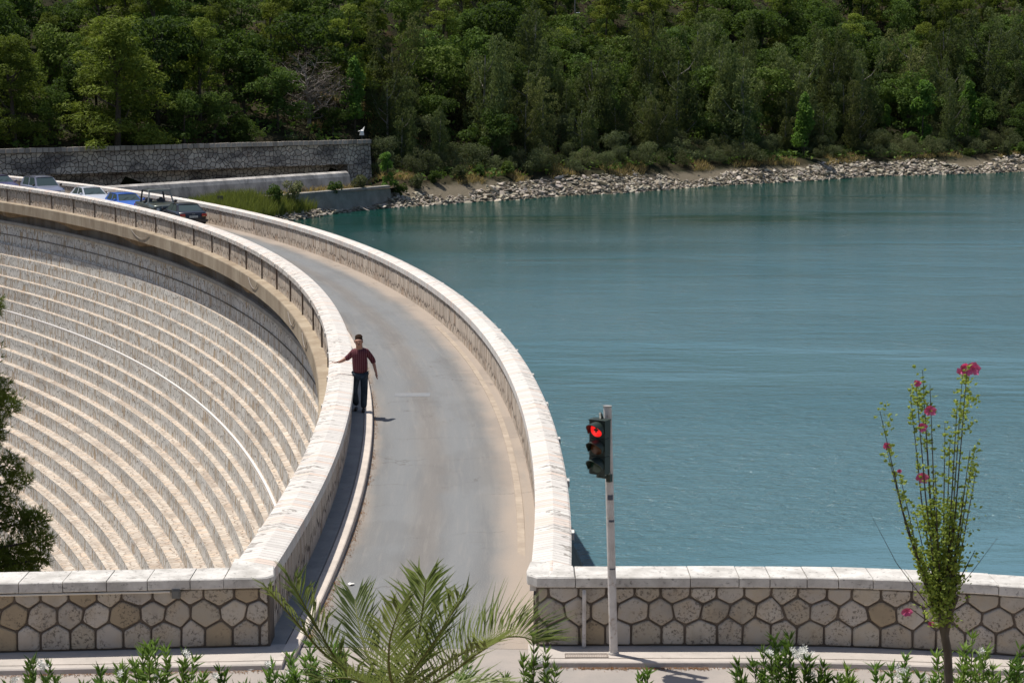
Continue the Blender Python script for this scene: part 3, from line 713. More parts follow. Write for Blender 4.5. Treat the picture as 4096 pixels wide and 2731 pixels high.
def limbs(mb, h, r, lobes, rnd, k=6, split=.3):
    lean = Vector((rnd.uniform(-.05, .05)*h, rnd.uniform(-.05, .05)*h, 0))
    top = lean+Vector((0, 0, h*.72)); mid = lean*.5+Vector((rnd.uniform(-.02, .02)*h, 0, h*.38))
    mb.tube([(0, 0, -.5), (0, 0, .1), mid, top], [r*1.3, r, r*.72, r*.3], 7)
    for l in rnd.sample(lobes, min(k, len(lobes))):
        c = Vector(l[:3]); z0 = max(split*h, min(h*.65, c.z-.2*h)); t = z0/(h*.72); s = mid*t*2 if t < .5 else mid+(top-mid)*(t-.5)*2; s = Vector((s.x, s.y, z0))
        m = (s+c)/2+Vector((0, 0, -.04*h)); mb.tube([s, m, c], [r*.42, r*.28, r*.1], 5)
PROTO = {}
def make_tree(kind, seed):
    rnd = random.Random(seed*31+hash(kind) % 1 + {'oak': 1, 'pine': 2, 'eucalyptus': 3, 'tamarisk': 4, 'poplar': 5, 'bare': 6, 'bush': 7}[kind]*101)
    if kind == 'oak': rnd.random()
    root = empty({'oak': 'oak_tree', 'pine': 'pine_tree', 'eucalyptus': 'eucalyptus_tree', 'tamarisk': 'tamarisk_shrub', 'poplar': 'poplar_tree', 'bare': 'bare_tree', 'bush': 'bush'}[kind])
    lb = []; tm = MB()
    if kind == 'oak':
        h = 6.5; R = 3.1
        for i in range(26):
            a = rnd.uniform(0, 6.3); q = rnd.random()**.6; z = rnd.uniform(.22, .93); rr = R*(.8+.35*math.sin(a*2+seed))*math.sin(min(1, (1.05-z)*1.6+.25)*1.5)*q*.9
            lb.append((rr*math.cos(a), rr*math.sin(a), z*h, rnd.uniform(.5, 1.3), rnd.uniform(.4, .85)))
        V, F, C = leaf_cloud(lb, 5200, .14, rnd); mat = 'leaf_oak'; limbs(tm, h, .16, lb, rnd)
    elif kind == 'pine':
        h = 10; R = 3.2
        big = seed == 3
        for i in range(90 if big else 38):
            z = rnd.uniform(.03 if big else .2, .98); a = rnd.uniform(0, 6.3); rr = R*(1.08-z)**.6*rnd.uniform(.25, 1.)
            lb.append((rr*math.cos(a), rr*math.sin(a), z*h, rnd.uniform(.6, 1.25)*(1.15-z*.5), rnd.uniform(.35, .6)))
        V, F, C = leaf_cloud(lb, 19000 if big else 7000, .13 if big else .16, rnd, thin=.30, up=.6); mat = 'leaf_pine'; limbs(tm, h, .2, lb, rnd, 10, .2)
    elif kind == 'eucalyptus':
        h = 12; cols = [(rnd.uniform(-2.6, 2.6), rnd.uniform(-2.2, 2.2), rnd.uniform(.45, 1)) for _ in range(7)]
        for cx, cy, ch in cols:
            for i in range(6):
                z = (.22+.78*i/5+rnd.uniform(-.05, .05))*ch*h*.97; f = z/h
                lb.append((cx*(.5+.6*f)+rnd.uniform(-.45, .45), cy*(.5+.6*f)+rnd.uniform(-.45, .45), z, rnd.uniform(.5, 1.15)*(1.15-.45*f), rnd.uniform(.5, 1.15)))
        V, F, C = leaf_cloud(lb, 7000, .17, rnd, droop=.5, thin=.28); mat = 'leaf_euc'; limbs(tm, h, .15, lb, rnd, 8, .12)
    elif kind == 'tamarisk':
        h = 3.2
        for i in range(20):
            a = rnd.uniform(0, 6.3); z = rnd.uniform(.12, .88); rr = 2.1*math.sqrt(max(0, 1-(z-.25)**2*1.6))*rnd.uniform(.1, .85)
            lb.append((rr*math.cos(a), rr*math.sin(a), z*h, rnd.uniform(.45, .85), rnd.uniform(.4, .7)))
        V, F, C = leaf_cloud(lb, 3000, .13, rnd, thin=.2); mat = 'leaf_tam'; limbs(tm, h, .07, lb, rnd, 8, .05)
    elif kind == 'poplar':
        h = 6
        for i in range(22):
            z = rnd.uniform(.12, .97); a = rnd.uniform(0, 6.3); rr = 1.35*(1.05-z)**.7*rnd.uniform(.1, 1.)
            lb.append((rr*math.cos(a), rr*math.sin(a), z*h, rnd.uniform(.35, .7), rnd.uniform(.4, .7)))
        V, F, C = leaf_cloud(lb, 2600, .14, rnd, thin=.6); mat = 'leaf_bright'; limbs(tm, h, .08, lb, rnd, 6, .1)
    elif kind == 'bush':
        h = 1.7
        for i in range(11):
            a = rnd.uniform(0, 6.3); z = rnd.uniform(.15, .85); rr = 1.1*rnd.uniform(.1, .9)
            lb.append((rr*math.cos(a), rr*math.sin(a), z*h, rnd.uniform(.35, .6), rnd.uniform(.3, .5)))
        V, F, C = leaf_cloud(lb, 1300, .12, rnd); mat = 'leaf_tam' if seed % 2 else 'leaf_oak'; limbs(tm, h, .05, lb, rnd, 5, .05)
    elif kind == 'bare':
        h = 5.5; tm.tube([(0, 0, -.4), (.1, 0, 2), (0, .1, 3.6)], [.16, .11, .06], 6)
        for i in range(46):
            a = rnd.uniform(0, 6.3); s = Vector((0, 0, rnd.uniform(.6, 3.6))); rr = rnd.uniform(.5, 2.3); e = s+Vector((math.cos(a)*rr, math.sin(a)*rr, rnd.uniform(.5, 2.6)-rr*.2))
            m = (s+e)/2+Vector((rnd.uniform(-.3, .3), rnd.uniform(-.3, .3), rnd.uniform(-.3, .1))); tm.tube([s, m, e], [.05, .032, .01], 4, False)
            for _ in range(7):
                b = m+(e-m)*rnd.random(); tm.tube([b, b+Vector((rnd.uniform(-.7, .7), rnd.uniform(-.7, .7), rnd.uniform(-.1, .7)))], [.018, .006], 3, False)
            lb.append((e.x, e.y, e.z, .5, .4))
        V, F, C = leaf_cloud([(l[0], l[1], l[2], .8, .7) for l in lb], 3600, .12, rnd, thin=.12); mat = 'leaf_dry'
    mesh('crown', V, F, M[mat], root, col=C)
    tm.build('branches' if kind in ('bare', 'tamarisk', 'bush') else 'trunk', M['bark_pale' if kind in ('bare', 'eucalyptus') else 'bark'], root)
    return root
def proto(kind, v):
    if (kind, v) not in PROTO: PROTO[(kind, v)] = [make_tree(kind, v), False]
    return PROTO[(kind, v)]
TREES = []
def plant(kind, v, x, y, z, s, label=None, group=None, sz=None):
    P = proto(kind, v); src = P[0]
    if not P[1]: o = src; P[1] = True
    else:
        o = src.copy(); COL.objects.link(o)
        for ch in src.children:
            c = ch.copy(); COL.objects.link(c); c.parent = o
    o.location = (x, y, z); o.rotation_euler = (0, 0, random.uniform(0, 6.28)); o.scale = (s, s, sz or s)
    o['label'] = label or ''; o['category'] = {'oak': 'tree', 'pine': 'tree', 'eucalyptus': 'tree', 'poplar': 'tree', 'bare': 'tree', 'tamarisk': 'shrub', 'bush': 'bush'}[kind]
    if group: o['group'] = group
    elif 'group' in o: del o['group']
    TREES.append(o); return o
def px_of(x, y, z):
    c, s = math.cos(PITCH), math.sin(PITCH); dz = z-CAMZ; d = y*c-dz*s; up = y*s+dz*c
    return 2048+FPX*x/d, 1365.5-FPX*up/d
NV = {'oak': 4, 'pine': 3, 'eucalyptus': 4, 'tamarisk': 3, 'poplar': 2, 'bare': 1, 'bush': 2}
# ------------------------------------------------------------------ landmark trees
random.seed(12)
def lm(kind, v, px, base_y, Y, H, label, wide=1.):  # noqa
    """a tree standing at photograph column px, distance Y, real height H"""
    q = aty(px, base_y, Y); z = hh(q.x, Y); z = max(z, 1.5) if px < 1470 else z; Hk = {'oak': 6.9, 'pine': 10.4, 'eucalyptus': 12.6, 'tamarisk': 3.3, 'poplar': 6.2, 'bare': 5.6, 'bush': 1.8}[kind]
    s = H/Hk; return plant(kind, v, q.x, Y, z-.1, s*wide, label, None, s)
LM = [('pine', 3, 470, 560, 161.3, 12.0, 'big dark pine leaning over the coping of the retaining wall, behind the parked cars', 1.25),
      ('pine', 3, 60, 560, 158., 9.8, 'tall yellow-green pine at the far left edge above the retaining wall', 1.1),
      ('pine', 2, 800, 500, 172, 10., 'tall pine with lit left side, third pine from the left above the retaining wall', .9),
      ('bare', 0, 1235, 540, 178., 6.6, 'grey leafless tree tangled above the right part of the retaining wall', 1.3),
      ('poplar', 0, 1420, 560, 180., 7.2, 'bright green tree above the right end of the retaining wall', .9),
      ('oak', 1, 1330, 560, 177., 3.2, 'low dark bush just above the right end of the retaining wall', 1),
      ('poplar', 1, 1545, 730, 171., 3.4, 'small yellow-green tree at the foot of the retaining wall end', 1.2),
      ('poplar', 0, 3215, 640, 217.5, 7.6, 'bright green young tree on the shore, tallest of the bright green ones', .9),
      ('poplar', 1, 3545, 560, 232., 5.2, 'slim bright green tree standing alone above the brown scrub on the right shore', .7),
      ('poplar', 1, 3690, 590, 232., 8.6, 'pale green broad tree on the right shore, beside the slim bright one', 1.1),
      ('poplar', 0, 3870, 590, 236., 8.8, 'light green pointed tree nearest the right edge of the shore', .9),
      ('pine', 1, 1100, 430, 186., 9., 'dark pine behind the grey leafless tree', 1.),
      ('eucalyptus', 0, 2975, 620, 214., 13.5, 'broad olive eucalyptus rising highest behind the shore in the middle of the forest', 1.15),
      ('eucalyptus', 1, 3180, 620, 226., 13., 'olive eucalyptus directly behind the tallest bright green shore tree', 1.1),
      ('eucalyptus', 2, 3930, 560, 247., 15., 'tallest eucalyptus near the right edge of the forest', 1.2)]
LM += [('bush', 0, 1600, 740, 171., 1.2, 'low green bush just right of the small yellow-green tree'), ('bush', 1, 1660, 735, 173.5, 1.3, 'grey-green bush above the rocks, right of the low concrete wall'),
       ('bush', 0, 1740, 730, 176.5, 1.2, 'round green bush above the rocks, third right of the small yellow-green tree'), ('bush', 1, 1830, 725, 179., 1.4, 'grey-green bush above the rocks, fourth right of the small yellow-green tree'),
       ('bush', 0, 1920, 720, 182.5, 1.3, 'round green bush above the rocks, fifth right of the small yellow-green tree')]
for a in LM: lm(*a)
fixed = [(o.location.x, o.location.y, 2.2) for o in TREES]; FR = {0: 5.5, 1: 4.5, 3: 4.6, 4: 3.4, 2: 3.5, 7: 3.2, 8: 3.2, 9: 3.4, 10: 3.2}
# ------------------------------------------------------------------ forest rows
def ordinal(i):
    o = ['leftmost', 'second', 'third', 'fourth', 'fifth', 'sixth', 'seventh', 'eighth', 'ninth', 'tenth', 'eleventh', 'twelfth', 'thirteenth', 'fourteenth', 'fifteenth', 'sixteenth', 'seventeenth', 'eighteenth', 'nineteenth', 'twentieth', 'twenty-first', 'twenty-second', 'twenty-third', 'twenty-fourth', 'twenty-fifth', 'twenty-sixth', 'twenty-seventh', 'twenty-eighth', 'twenty-ninth', 'thirtieth']
    return o[i] if i < len(o) else '%dth' % (i+1)
ROWS = []
def bandname(sd, wd, left):
    if left:
        for lim, n in ((5.5, 'right behind the retaining wall'), (11, 'in the second band behind the retaining wall'), (17, 'in the third band behind the retaining wall'), (24, 'in the fourth band behind the retaining wall'), (33, 'in the fifth band behind the retaining wall')):
            if wd < lim: return n
        return 'in the top band above the retaining wall'
    for lim, n in ((6.8, 'on the rocky shore'), (10, 'just behind the shore rocks'), (14.5, 'in the front band behind the shore'), (20, 'in the second band behind the shore'), (26, 'in the third band up the slope'), (33, 'in the fourth band up the slope'), (41, 'in the fifth band up the slope'), (50, 'in the sixth band up the slope')):
        if sd < lim: return n
    return 'in the top band of the slope'
cand = np.array([(random.uniform(-58, 92), random.uniform(152, 342)) for _ in range(30000)])
csd = sdist(cand[:, 0], cand[:, 1], SH); cwd = sdist(cand[:, 0], cand[:, 1], WALL[::-1])
acc = list(fixed); acc = [(x, y, FR.get(i, 2.6)) for i, (x, y, _) in enumerate(fixed)]; bands = {}; cells = {}
for (x, y), sd, wd in zip(cand, csd, cwd):
    left = wd > 2.6 and x < -14+.2*wd
    if left: dd = wd
    elif sd > 3.5 and (x > -12.0 or wd > 12) and x > -14+.2*wd: dd = sd
    else: continue
    if dd > (60 if left else 78) or not (-.315*y < x < .30*y): continue
    if left: sp = 2.4 if dd < 5.5 else 3.6
    else: sp = 1.5 if sd < 10 else 2.9 if sd < 14.5 else 3.5
    if dd > 30: sp = 4.1
    z = hh(x, y); px, py = px_of(x, y, z+6)
    if py < -110: continue
    if any((x-ax)**2+(y-ay)**2 < ((sp+asp)/2)**2 for ax, ay, asp in acc): continue
    acc.append((x, y, sp)); n = bandname(sd, wd, left)
    if left: kinds = [('oak', 5), ('bush', 3)] if dd < 5.5 else [('oak', 5), ('pine', 4)]
    elif sd < 6.8: kinds = [('tamarisk', 5), ('bush', 2.5)]
    elif sd < 10: kinds = [('tamarisk', 3), ('bush', 1.5), ('eucalyptus', 1.6), ('oak', .8)]
    elif sd < 14.5: kinds = [('eucalyptus', 5), ('tamarisk', 1), ('oak', 2.5)]
    elif sd < 20: kinds = [('eucalyptus', 3.5), ('oak', 4)]
    elif sd < 26: kinds = [('eucalyptus', .8), ('oak', 6), ('pine', 1)]
    else: kinds = [('oak', 5), ('pine', 4.)]
    k = random.choices([q[0] for q in kinds], weights=[q[1] for q in kinds])[0]
    bands.setdefault(n, []).append((px, k, x, y, z))
for n, res in bands.items():
    size = (.5, .9) if 'rocky' in n else (.6, 1.0) if 'just behind' in n else (.6, .95) if 'right behind' in n else (.7, 1.4)
    ROWS.append((n, res, size))
KN = {'oak': 'oak', 'pine': 'pine', 'eucalyptus': 'eucalyptus', 'tamarisk': 'grey-green tamarisk', 'bush': 'small bush'}
for name, res, size in ROWS:
    res.sort(); cnt = {}
    for px, k, x, y, z in res:
        i = cnt.get(k, 0); cnt[k] = i+1; s = random.uniform(*size)
        if k == 'pine': s *= .82
        if k == 'eucalyptus': s *= .85
        lab = ('%s %s %s' % (ordinal(i)+(' from the left,' if i else ' of its kind,'), KN[k], name)).strip()
        plant(k, random.randrange(NV[k]), x, y, z-.15, s, lab, KN[k]+' plants '+name, s*random.uniform(.9, 1.15))
print('TREES', len(TREES))
# low undergrowth that covers the slope between the trees
def scatter_cover(n, seed, xr, yr, size, cond):
    rnd = random.Random(seed); xs = np.array([rnd.uniform(*xr) for _ in range(n)]); ys = np.array([rnd.uniform(*yr) for _ in range(n)])
    sd = sdist(xs, ys, SH); wd = sdist(xs, ys, WALL[::-1]); ok = cond(xs, ys, sd, wd); xs, ys = xs[ok], ys[ok]; zs = hill_h(xs, ys); V = []; C = []
    for x, y, z in zip(xs, ys, zs):
        for _ in range(7):
            p = Vector((x+rnd.gauss(0, .4), y+rnd.gauss(0, .4), z+rnd.uniform(.0, .75)))
            t = Vector((rnd.gauss(0, 1), rnd.gauss(0, 1), rnd.gauss(0, .6))).normalized(); b = t.cross(Vector((rnd.gauss(0, 1), rnd.gauss(0, 1), rnd.gauss(0, 1)))).normalized(); s = size*rnd.uniform(.6, 1.3)
            V += [p-t*s, p+b*s*.5, p+t*s, p-b*s*.5]; c = rnd.random(); C.append((c, c, c))
    return V, [(4*j, 4*j+1, 4*j+2, 4*j+3) for j in range(len(V)//4)], C
V, F, C = scatter_cover(20000, 5, (-62, 95), (150, 320), .24, lambda x, y, sd, wd: (((sd > 3.2) & (x > -13)) | ((wd > 1) & (x <= -13))) & (sd < 60) & (x > -.285*y) & (x < .285*y))
mesh('undergrowth', V, F, M['leaf_oak'], None, col=C, label='dark undergrowth covering the forest floor between the trees', cat='undergrowth', kind='stuff')
# reeds and dry grass on the bank behind the dam
def blades(n, seed, pick, h, wd, lean=.25):
    rnd = random.Random(seed); V = []; C = []
    for _ in range(n):
        x, y, z = pick(rnd); hh = h*rnd.uniform(.5, 1.15); a = rnd.uniform(0, 6.3); d = Vector((math.cos(a), math.sin(a), 0)); l = Vector((rnd.gauss(0, lean), rnd.gauss(0, lean), 0))*hh
        w_ = wd*rnd.uniform(.6, 1.3); p = Vector((x, y, z)); m = p+l*.35+Vector((0, 0, hh*.55)); e = p+l+Vector((0, 0, hh))
        V += [p-d*w_, p+d*w_, m+d*w_*.8, m-d*w_*.8]; V += [m-d*w_*.8, m+d*w_*.8, e, e]; c = rnd.random(); C += [(c, c, c)]*2
    return V, [(4*j, 4*j+1, 4*j+2, 4*j+3) for j in range(len(V)//4)], C
M['reed'] = leaf_mat('reed_blades', (.10, .12, .035), (.24, .27, .07), .35)
M['dry'] = leaf_mat('dry_grass', (.22, .15, .07), (.42, .33, .16), .3)
def pickreed(rnd):
    while True:
        x = rnd.uniform(-30, -16); y = rnd.uniform(143, 162)
        if sdist([x], [y], SH)[0] < .6: continue
        lx = np.interp(x, [lip1.x, lip0.x], [lip1.y, lip0.y])
        if y > lx-8.5+rnd.uniform(-1.5, 1.5): continue
        lo = np.interp(x, [lowa.x-3, lowa.x, lowb.x], [lowa.y-3, lowa.y, lowb.y])
        if x > lowa.x-1.5 and abs(y-lo) < 1: continue
        return x, y, hh(x, y)-.05
V, F, C = blades(15000, 9, pickreed, 1.15, .022); mesh('reeds', V, F, M['reed'], None, col=C, label='tall green reeds on the bank behind the dam parapet', cat='reeds', kind='stuff')
def pickdry(rnd):
    while True:
        if rnd.random() < .5: x = rnd.uniform(-20, 3); y = rnd.uniform(150, 190)
        else: x = rnd.uniform(-12, 80); y = float(np.interp(x, shx, shy))+rnd.uniform(3.4, 9)
        sd = sdist([x], [y], SH)[0]
        if sd < 2.4 or mnoise.noise(Vector((x*.22, y*.22, 3))) < .0: continue
        return x, y, max(hh(x, y), -2.3 if x < -12 and y > 158 else -9)-.05
V, F, C = blades(17000, 10, pickdry, .55, .03, .5); mesh('dry_grass', V, F, M['dry'], None, col=C, label='dry yellow grass tufts above the shore rocks', cat='grass', kind='stuff')
for i, (px, Y, H, lab) in enumerate([(1095, 154, 1.35, 'rounded green bush at the right end of the reeds, left one of a pair'), (1175, 156.5, 1.4, 'rounded green bush at the right end of the reeds, right one of a pair'),
                                     (1340, 163, 1.1, 'low green bush in front of the end of the spillway lip'), (1430, 167, 1.3, 'low green bush at the foot of the retaining wall end')]):
    q = aty(px, 700, Y); plant('bush', i % 2, q.x, Y, -2.4, H/1.8, lab)
# lamp posts and a sign post standing in the forest
def fpost(px, y0, y1, Y, lamp, label):
    a = aty(px, y0, Y); b = aty(px, y1, Y); z0 = hh(a.x, Y); e = empty('street_lamp' if lamp else 'sign_post' if y1-y0 < 60 else 'utility_pole', (a.x, Y, z0), label=label, cat='street lamp' if lamp else 'post')
    mb = MB(); mb.tube([(0, 0, -1), (0, 0, a.z-z0)], [.09, .06], 6); mb.build('pole', plain('post_grey', (.20, .20, .20), .6), e)
    if lamp:
        l = aty(px+12, 53, Y)-e.location; mb = MB(); mb.tube([(0, 0, l.z-.1), (l.x*.6, -.1, l.z)], .03, 5); mb.build('arm', plain('post_grey2', (.2, .2, .2), .6), e)
        mb = MB(); mb.ell((l.x, -.15, l.z), (.27, .16, .08), 8, 5); mb.build('lamp_head', plain('lamp_white2', (.8, .8, .8), .4), e)
    elif y1-y0 < 60:
        mb = MB(); mb.box((0, -.08, a.z-z0), (.28, .03, .36)); mb.build('sign_plate', plain('sign_pale', (.45, .45, .43), .5), e)
fpost(2300, -60, 110, 240, True, 'thin street lamp pole with a white lamp head rising from the forest near the top')
fpost(2847, 50, 160, 262, False, 'thin plain pole standing among the trees right of the street lamp')
fpost(857, 20, 60, 196, False, 'small pale sign plate on a post among the trees at the upper left')

# ------------------------------------------------------------------ traffic light
tl = empty('traffic_light', (1.37, 24.74, .15), label='traffic light showing red on a leaning white pole by the lake wall', cat='traffic light')
T0 = tl.location
top = Vector((1.262, 24.74, 3.53))-T0
mb = MB(); mb.tube([(0, 0, -.02), top*.5, top], [.057, .055, .054], 16); mb.tube([(0, 0, 0), (0, 0, .03)], [.075, .07], 16)
mb.build('pole', M['white_paint'], tl, smooth=False)
mb = MB(); mb.tube([top-Vector((0, 0, .004)), top+Vector((0, 0, .012))], [.060, .060], 16); mb.build('pole_cap', plain('cap_steel', (.35, .34, .32), .5, metal=.3), tl)
M['tl_dark'] = plain('signal_housing', (.018, .030, .022), .5, .5); M['tl_visor'] = plain('signal_visor', (.022, .036, .028), .55, .4)
fw = Vector((-.52, -.854, 0)).normalized(); sd_ = Vector((-fw.y, fw.x, 0))*-1          # facing direction and its right hand side
hc = Vector((1.155, 24.56, 3.03))-T0
def tlp(a, b, c): return hc+sd_*a+fw*b+Vector((0, 0, c))    # a sideways, b forward, c up
rz = math.atan2(sd_.y, sd_.x)
mb = MB()
for zc in (.238, 0, -.238): mb.box(tlp(0, 0, zc), (.235, .15, .232), rz)
mb.box(tlp(0, 0, .36), (.25, .17, .012), rz); mb.box(tlp(0, 0, -.36), (.22, .14, .012), rz)
mb.build('housing', M['tl_dark'], tl)
mb = MB(); mb.tube([tlp(0, -.02, .36), tlp(.03, -.06, .43), top*.855+Vector((0, 0, .12))], .022, 8); mb.box(top*.86+Vector((-.03, -.03, .12)), (.06, .07, .16), rz)
mb.build('upper_bracket', M['tl_dark'], tl)
mb = MB(); mb.tube([tlp(.02, -.02, -.35), tlp(.06, -.05, -.41), Vector((1.30, 24.70, 2.58))-T0], .022, 8); mb.box(Vector((1.29, 24.69, 2.58))-T0, (.06, .07, .10), rz)
mb.build('lower_bracket', M['tl_dark'], tl)
up = Vector((0, 0, 1))
for k, (zc, cc, em) in enumerate(((.238, (.6, .01, .01), (1, .02, .02)), (0, (.10, .035, .012), None), (-.238, (.012, .045, .03), None))):
    V = [tlp(0, .10, zc)]; n = 20
    for r_, b_o in ((.045, .098), (.096, .078)):
        for i in range(n):
            t = 2*math.pi*i/n; V.append(tlp(r_*math.cos(t), b_o, zc+r_*math.sin(t)))
    F = [(0, 1+i, 1+(i+1) % n) for i in range(n)]+[(1+i, 1+n+i, 1+n+(i+1) % n, 1+(i+1) % n) for i in range(n)]
    mesh('lens', V, F, plain('lens%d' % k, cc, .25, .6, emit=em, es=.85 if em else 0), tl, smooth=True, label=('lit red lens', 'unlit amber lens', 'unlit dark green lens')[k])
    if k == 0:
        mb = MB(); c0 = tlp(0, .104, zc)
        for (a, z) in ((0, .0), (-.022, .0), (.022, .0), (0, -.022), (0, .022)): mb.box(tlp(a, .104, zc+z), (.022, .006, .022), rz)
        mb.build('lens_mark', M['tl_dark'], tl)
    V = []; F = []; m = 16                   # hood: open tube cut back below
    for i in range(m+1):
        t = math.pi*(-.12+1.24*i/m); ln = .20*(.35+.65*max(0, math.sin(t)))
        ca, sa = math.cos(t), math.sin(t)
        for r_, b in ((.108, .07), (.112, .07+ln), (.104, .07+ln), (.100, .07)): V.append(tlp(r_*ca, b, zc+r_*sa-(.018 if b > .1 else 0)))
    for i in range(m):
        for j in range(3): F.append((i*4+j, (i+1)*4+j, (i+1)*4+j+1, i*4+j+1))
    mesh('visor', V, F, M['tl_visor'], tl, smooth=False)
# old sticker remains on the pole
mb = MB()
for z, hgt_, a in ((2.13, .07, 0), (1.83, .03, .2), (1.18, .02, .1)):
    p = top*(z/3.38); 
    for i in range(5):
        t0 = -2.2+a+i*.28; t1 = t0+.28; r_ = .0575
        mb.quad((p.x+r_*math.cos(t0), p.y+r_*math.sin(t0), z), (p.x+r_*math.cos(t1), p.y+r_*math.sin(t1), z), (p.x+r_*math.cos(t1), p.y+r_*math.sin(t1), z+hgt_), (p.x+r_*math.cos(t0), p.y+r_*math.sin(t0), z+hgt_))
mb.build('sticker', plain('sticker', (.10, .11, .14), .7), tl)

# ------------------------------------------------------------------ cars
GL = plain('car_glass', (.05, .075, .075), .05, .8); TY = plain('tyre', (.015, .015, .015), .9); RIM = plain('rim', (.35, .36, .37), .35, metal=.7)
TRIM = plain('black_trim', (.02, .02, .022), .5); HL = plain('headlamp', (.75, .77, .78), .15, .7); TLR = plain('tail_lamp', (.42, .03, .02), .3, .6); PLATE = plain('number_plate', (.62, .62, .58), .5)
SEAT = plain('seat', (.10, .10, .11), .9); INT = plain('cabin', (.04, .04, .04), .9); PL = plain('plate_letters', (.04, .04, .05), .6)
def car(label, paint, L=4.3, W=1.7, H=1.4, hood=.95, deck=.95, nose=.68, x_ws=(.95, .25), x_rw=(-1.15, -1.75), kind='sedan', seats=True, plate_rear=False):
    """car pointing along +X, origin on the ground at its middle"""
    c = empty('parked_car', (0, 0, 0), label=label, cat='car', group=None); hl, hw = L/2, W/2
    # lower body: side silhouette lofted across with rounded shoulders
    top = [(hl, .42), (hl-.02, nose-.06), (hl-.12, nose), (hl-.5, nose+.10), (x_ws[0]+.05, hood), (x_ws[0]-.3, hood+.01), (x_rw[1]+.1, deck), (-hl+.25, deck-.02), (-hl+.05, deck-.09), (-hl, .62), (-hl+.01, .36)]
    if kind == 'jeep': top = [(hl, .5), (hl, .92), (hl-.06, .97), (hl-.4, 1.0), (x_ws[0]+.05, hood), (x_ws[0]-.1, hood+.02), (-hl+.3, deck), (-hl+.02, deck), (-hl, .8), (-hl, .5)]
    V = []; F = []; m = len(top); secs = [(-1, .70, 0), (-1.0, .97, .0), (-.93, 1, .0), (-.6, 1, .012), (0, 1, .02), (.6, 1, .012), (.93, 1, 0), (1.0, .97, 0), (1, .70, 0)]
    for si, (yy, hz, cr) in enumerate(secs):
        for (x, z) in top:
            edge = max(0, (abs(x)-(hl-.35))/.35)
            zz = .30+(z-.30)*hz+(cr if z > .6 else 0); V.append((x*(1-.05*(abs(yy)**6)), yy*hw*(1-.10*edge**2), zz))
    for i in range(len(secs)-1):
        for j in range(m-1): F.append((i*m+j, i*m+j+1, (i+1)*m+j+1, (i+1)*m+j))
    b0 = len(V)
    for s_ in (0, len(secs)-1):
        low = []
        for j in range(m): x, y, z = V[s_*m+j]; V.append((x*.99, y, .22)); 
        base = b0 if s_ == 0 else b0+m
        for j in range(m-1): F.append((s_*m+j, base+j, base+j+1, s_*m+j+1))
    body = mesh('body', V, F, paint, c, smooth=True)
    # cabin: glass band under a painted roof, painted pillars
    zb0, zb1 = hood-.01, deck-.01; zr = H-.045; wb, wt = hw*.93, hw*.74
    xa, xb, xc, xd = x_ws[0], x_ws[1], x_rw[0], x_rw[1]
    def gp(x, y, z): return (x, y, z)
    P = {(0, 0): (xa, wb, zb0), (0, 1): (xb, wt, zr), (1, 0): (xd, wb, zb1), (1, 1): (xc, wt, zr)}
    q = lambda i, j, s: (P[(i, j)][0], P[(i, j)][1]*s, P[(i, j)][2])
    def pane(name, a, b, cc, d, mg=.06):
        a, b, cc, d = map(Vector, (a, b, cc, d)); ce = (a+b+cc+d)/4; nrm = (b-a).cross(d-a).normalized()
        pts = [p+(ce-p)*mg+nrm*.004 for p in (a, b, cc, d)]
        if nrm.dot(ce-Vector((0, 0, .9))) < 0: pts = [p-nrm*.008 for p in pts]
        return mesh(name, pts, [(0, 1, 2, 3)], GL, c)
    mesh('pillars', [q(0, 0, -1), q(0, 0, 1), q(0, 1, 1), q(0, 1, -1), q(1, 0, -1), q(1, 0, 1), q(1, 1, 1), q(1, 1, -1)], [(0, 1, 2, 3), (5, 4, 7, 6), (1, 5, 6, 2), (4, 0, 3, 7)], paint, c) if kind != 'jeep' else None
    if kind != 'jeep':
        pane('windscreen', q(0, 0, -1), q(0, 0, 1), q(0, 1, 1), q(0, 1, -1), .08)
        pane('rear_window', q(1, 0, 1), q(1, 0, -1), q(1, 1, -1), q(1, 1, 1), .12)
        for s in (-1, 1):
            def side(t, j): a = Vector(q(0, j, s)); b = Vector(q(1, j, s)); return a+(b-a)*t
            pane('side_window', side(.07, 0), side(.47, 0), side(.46, 1), side(.05, 1), .07)
            pane('side_window', side(.50, 0), side(.88, 0), side(.93, 1), side(.49, 1), .07)
    rv = []; rf = []
    for i, x in enumerate((xb+.03, xb-.25, (xb+xc)/2, xc+.25, xc-.03)):
        zz = zr+(0, .035, .045, .035, 0)[i]
        for y, dz in ((-wt-.01, -.01), (-wt*.8, .02), (0, .028), (wt*.8, .02), (wt+.01, -.01)): rv.append((x, y, zz+dz))
    for i in range(4):
        for j in range(4): rf.append((i*5+j, i*5+j+1, (i+1)*5+j+1, (i+1)*5+j))
    mesh('roof', rv, rf, paint, c, smooth=True)
    if kind == 'suv':
        mb = MB()
        for s in (-1, 1): mb.tube([(xb-.1, s*wt*.9, zr+.07), (xc+.1, s*wt*.9, zr+.07)], .016, 5)
        mb.build('roof_rail', TRIM, c)
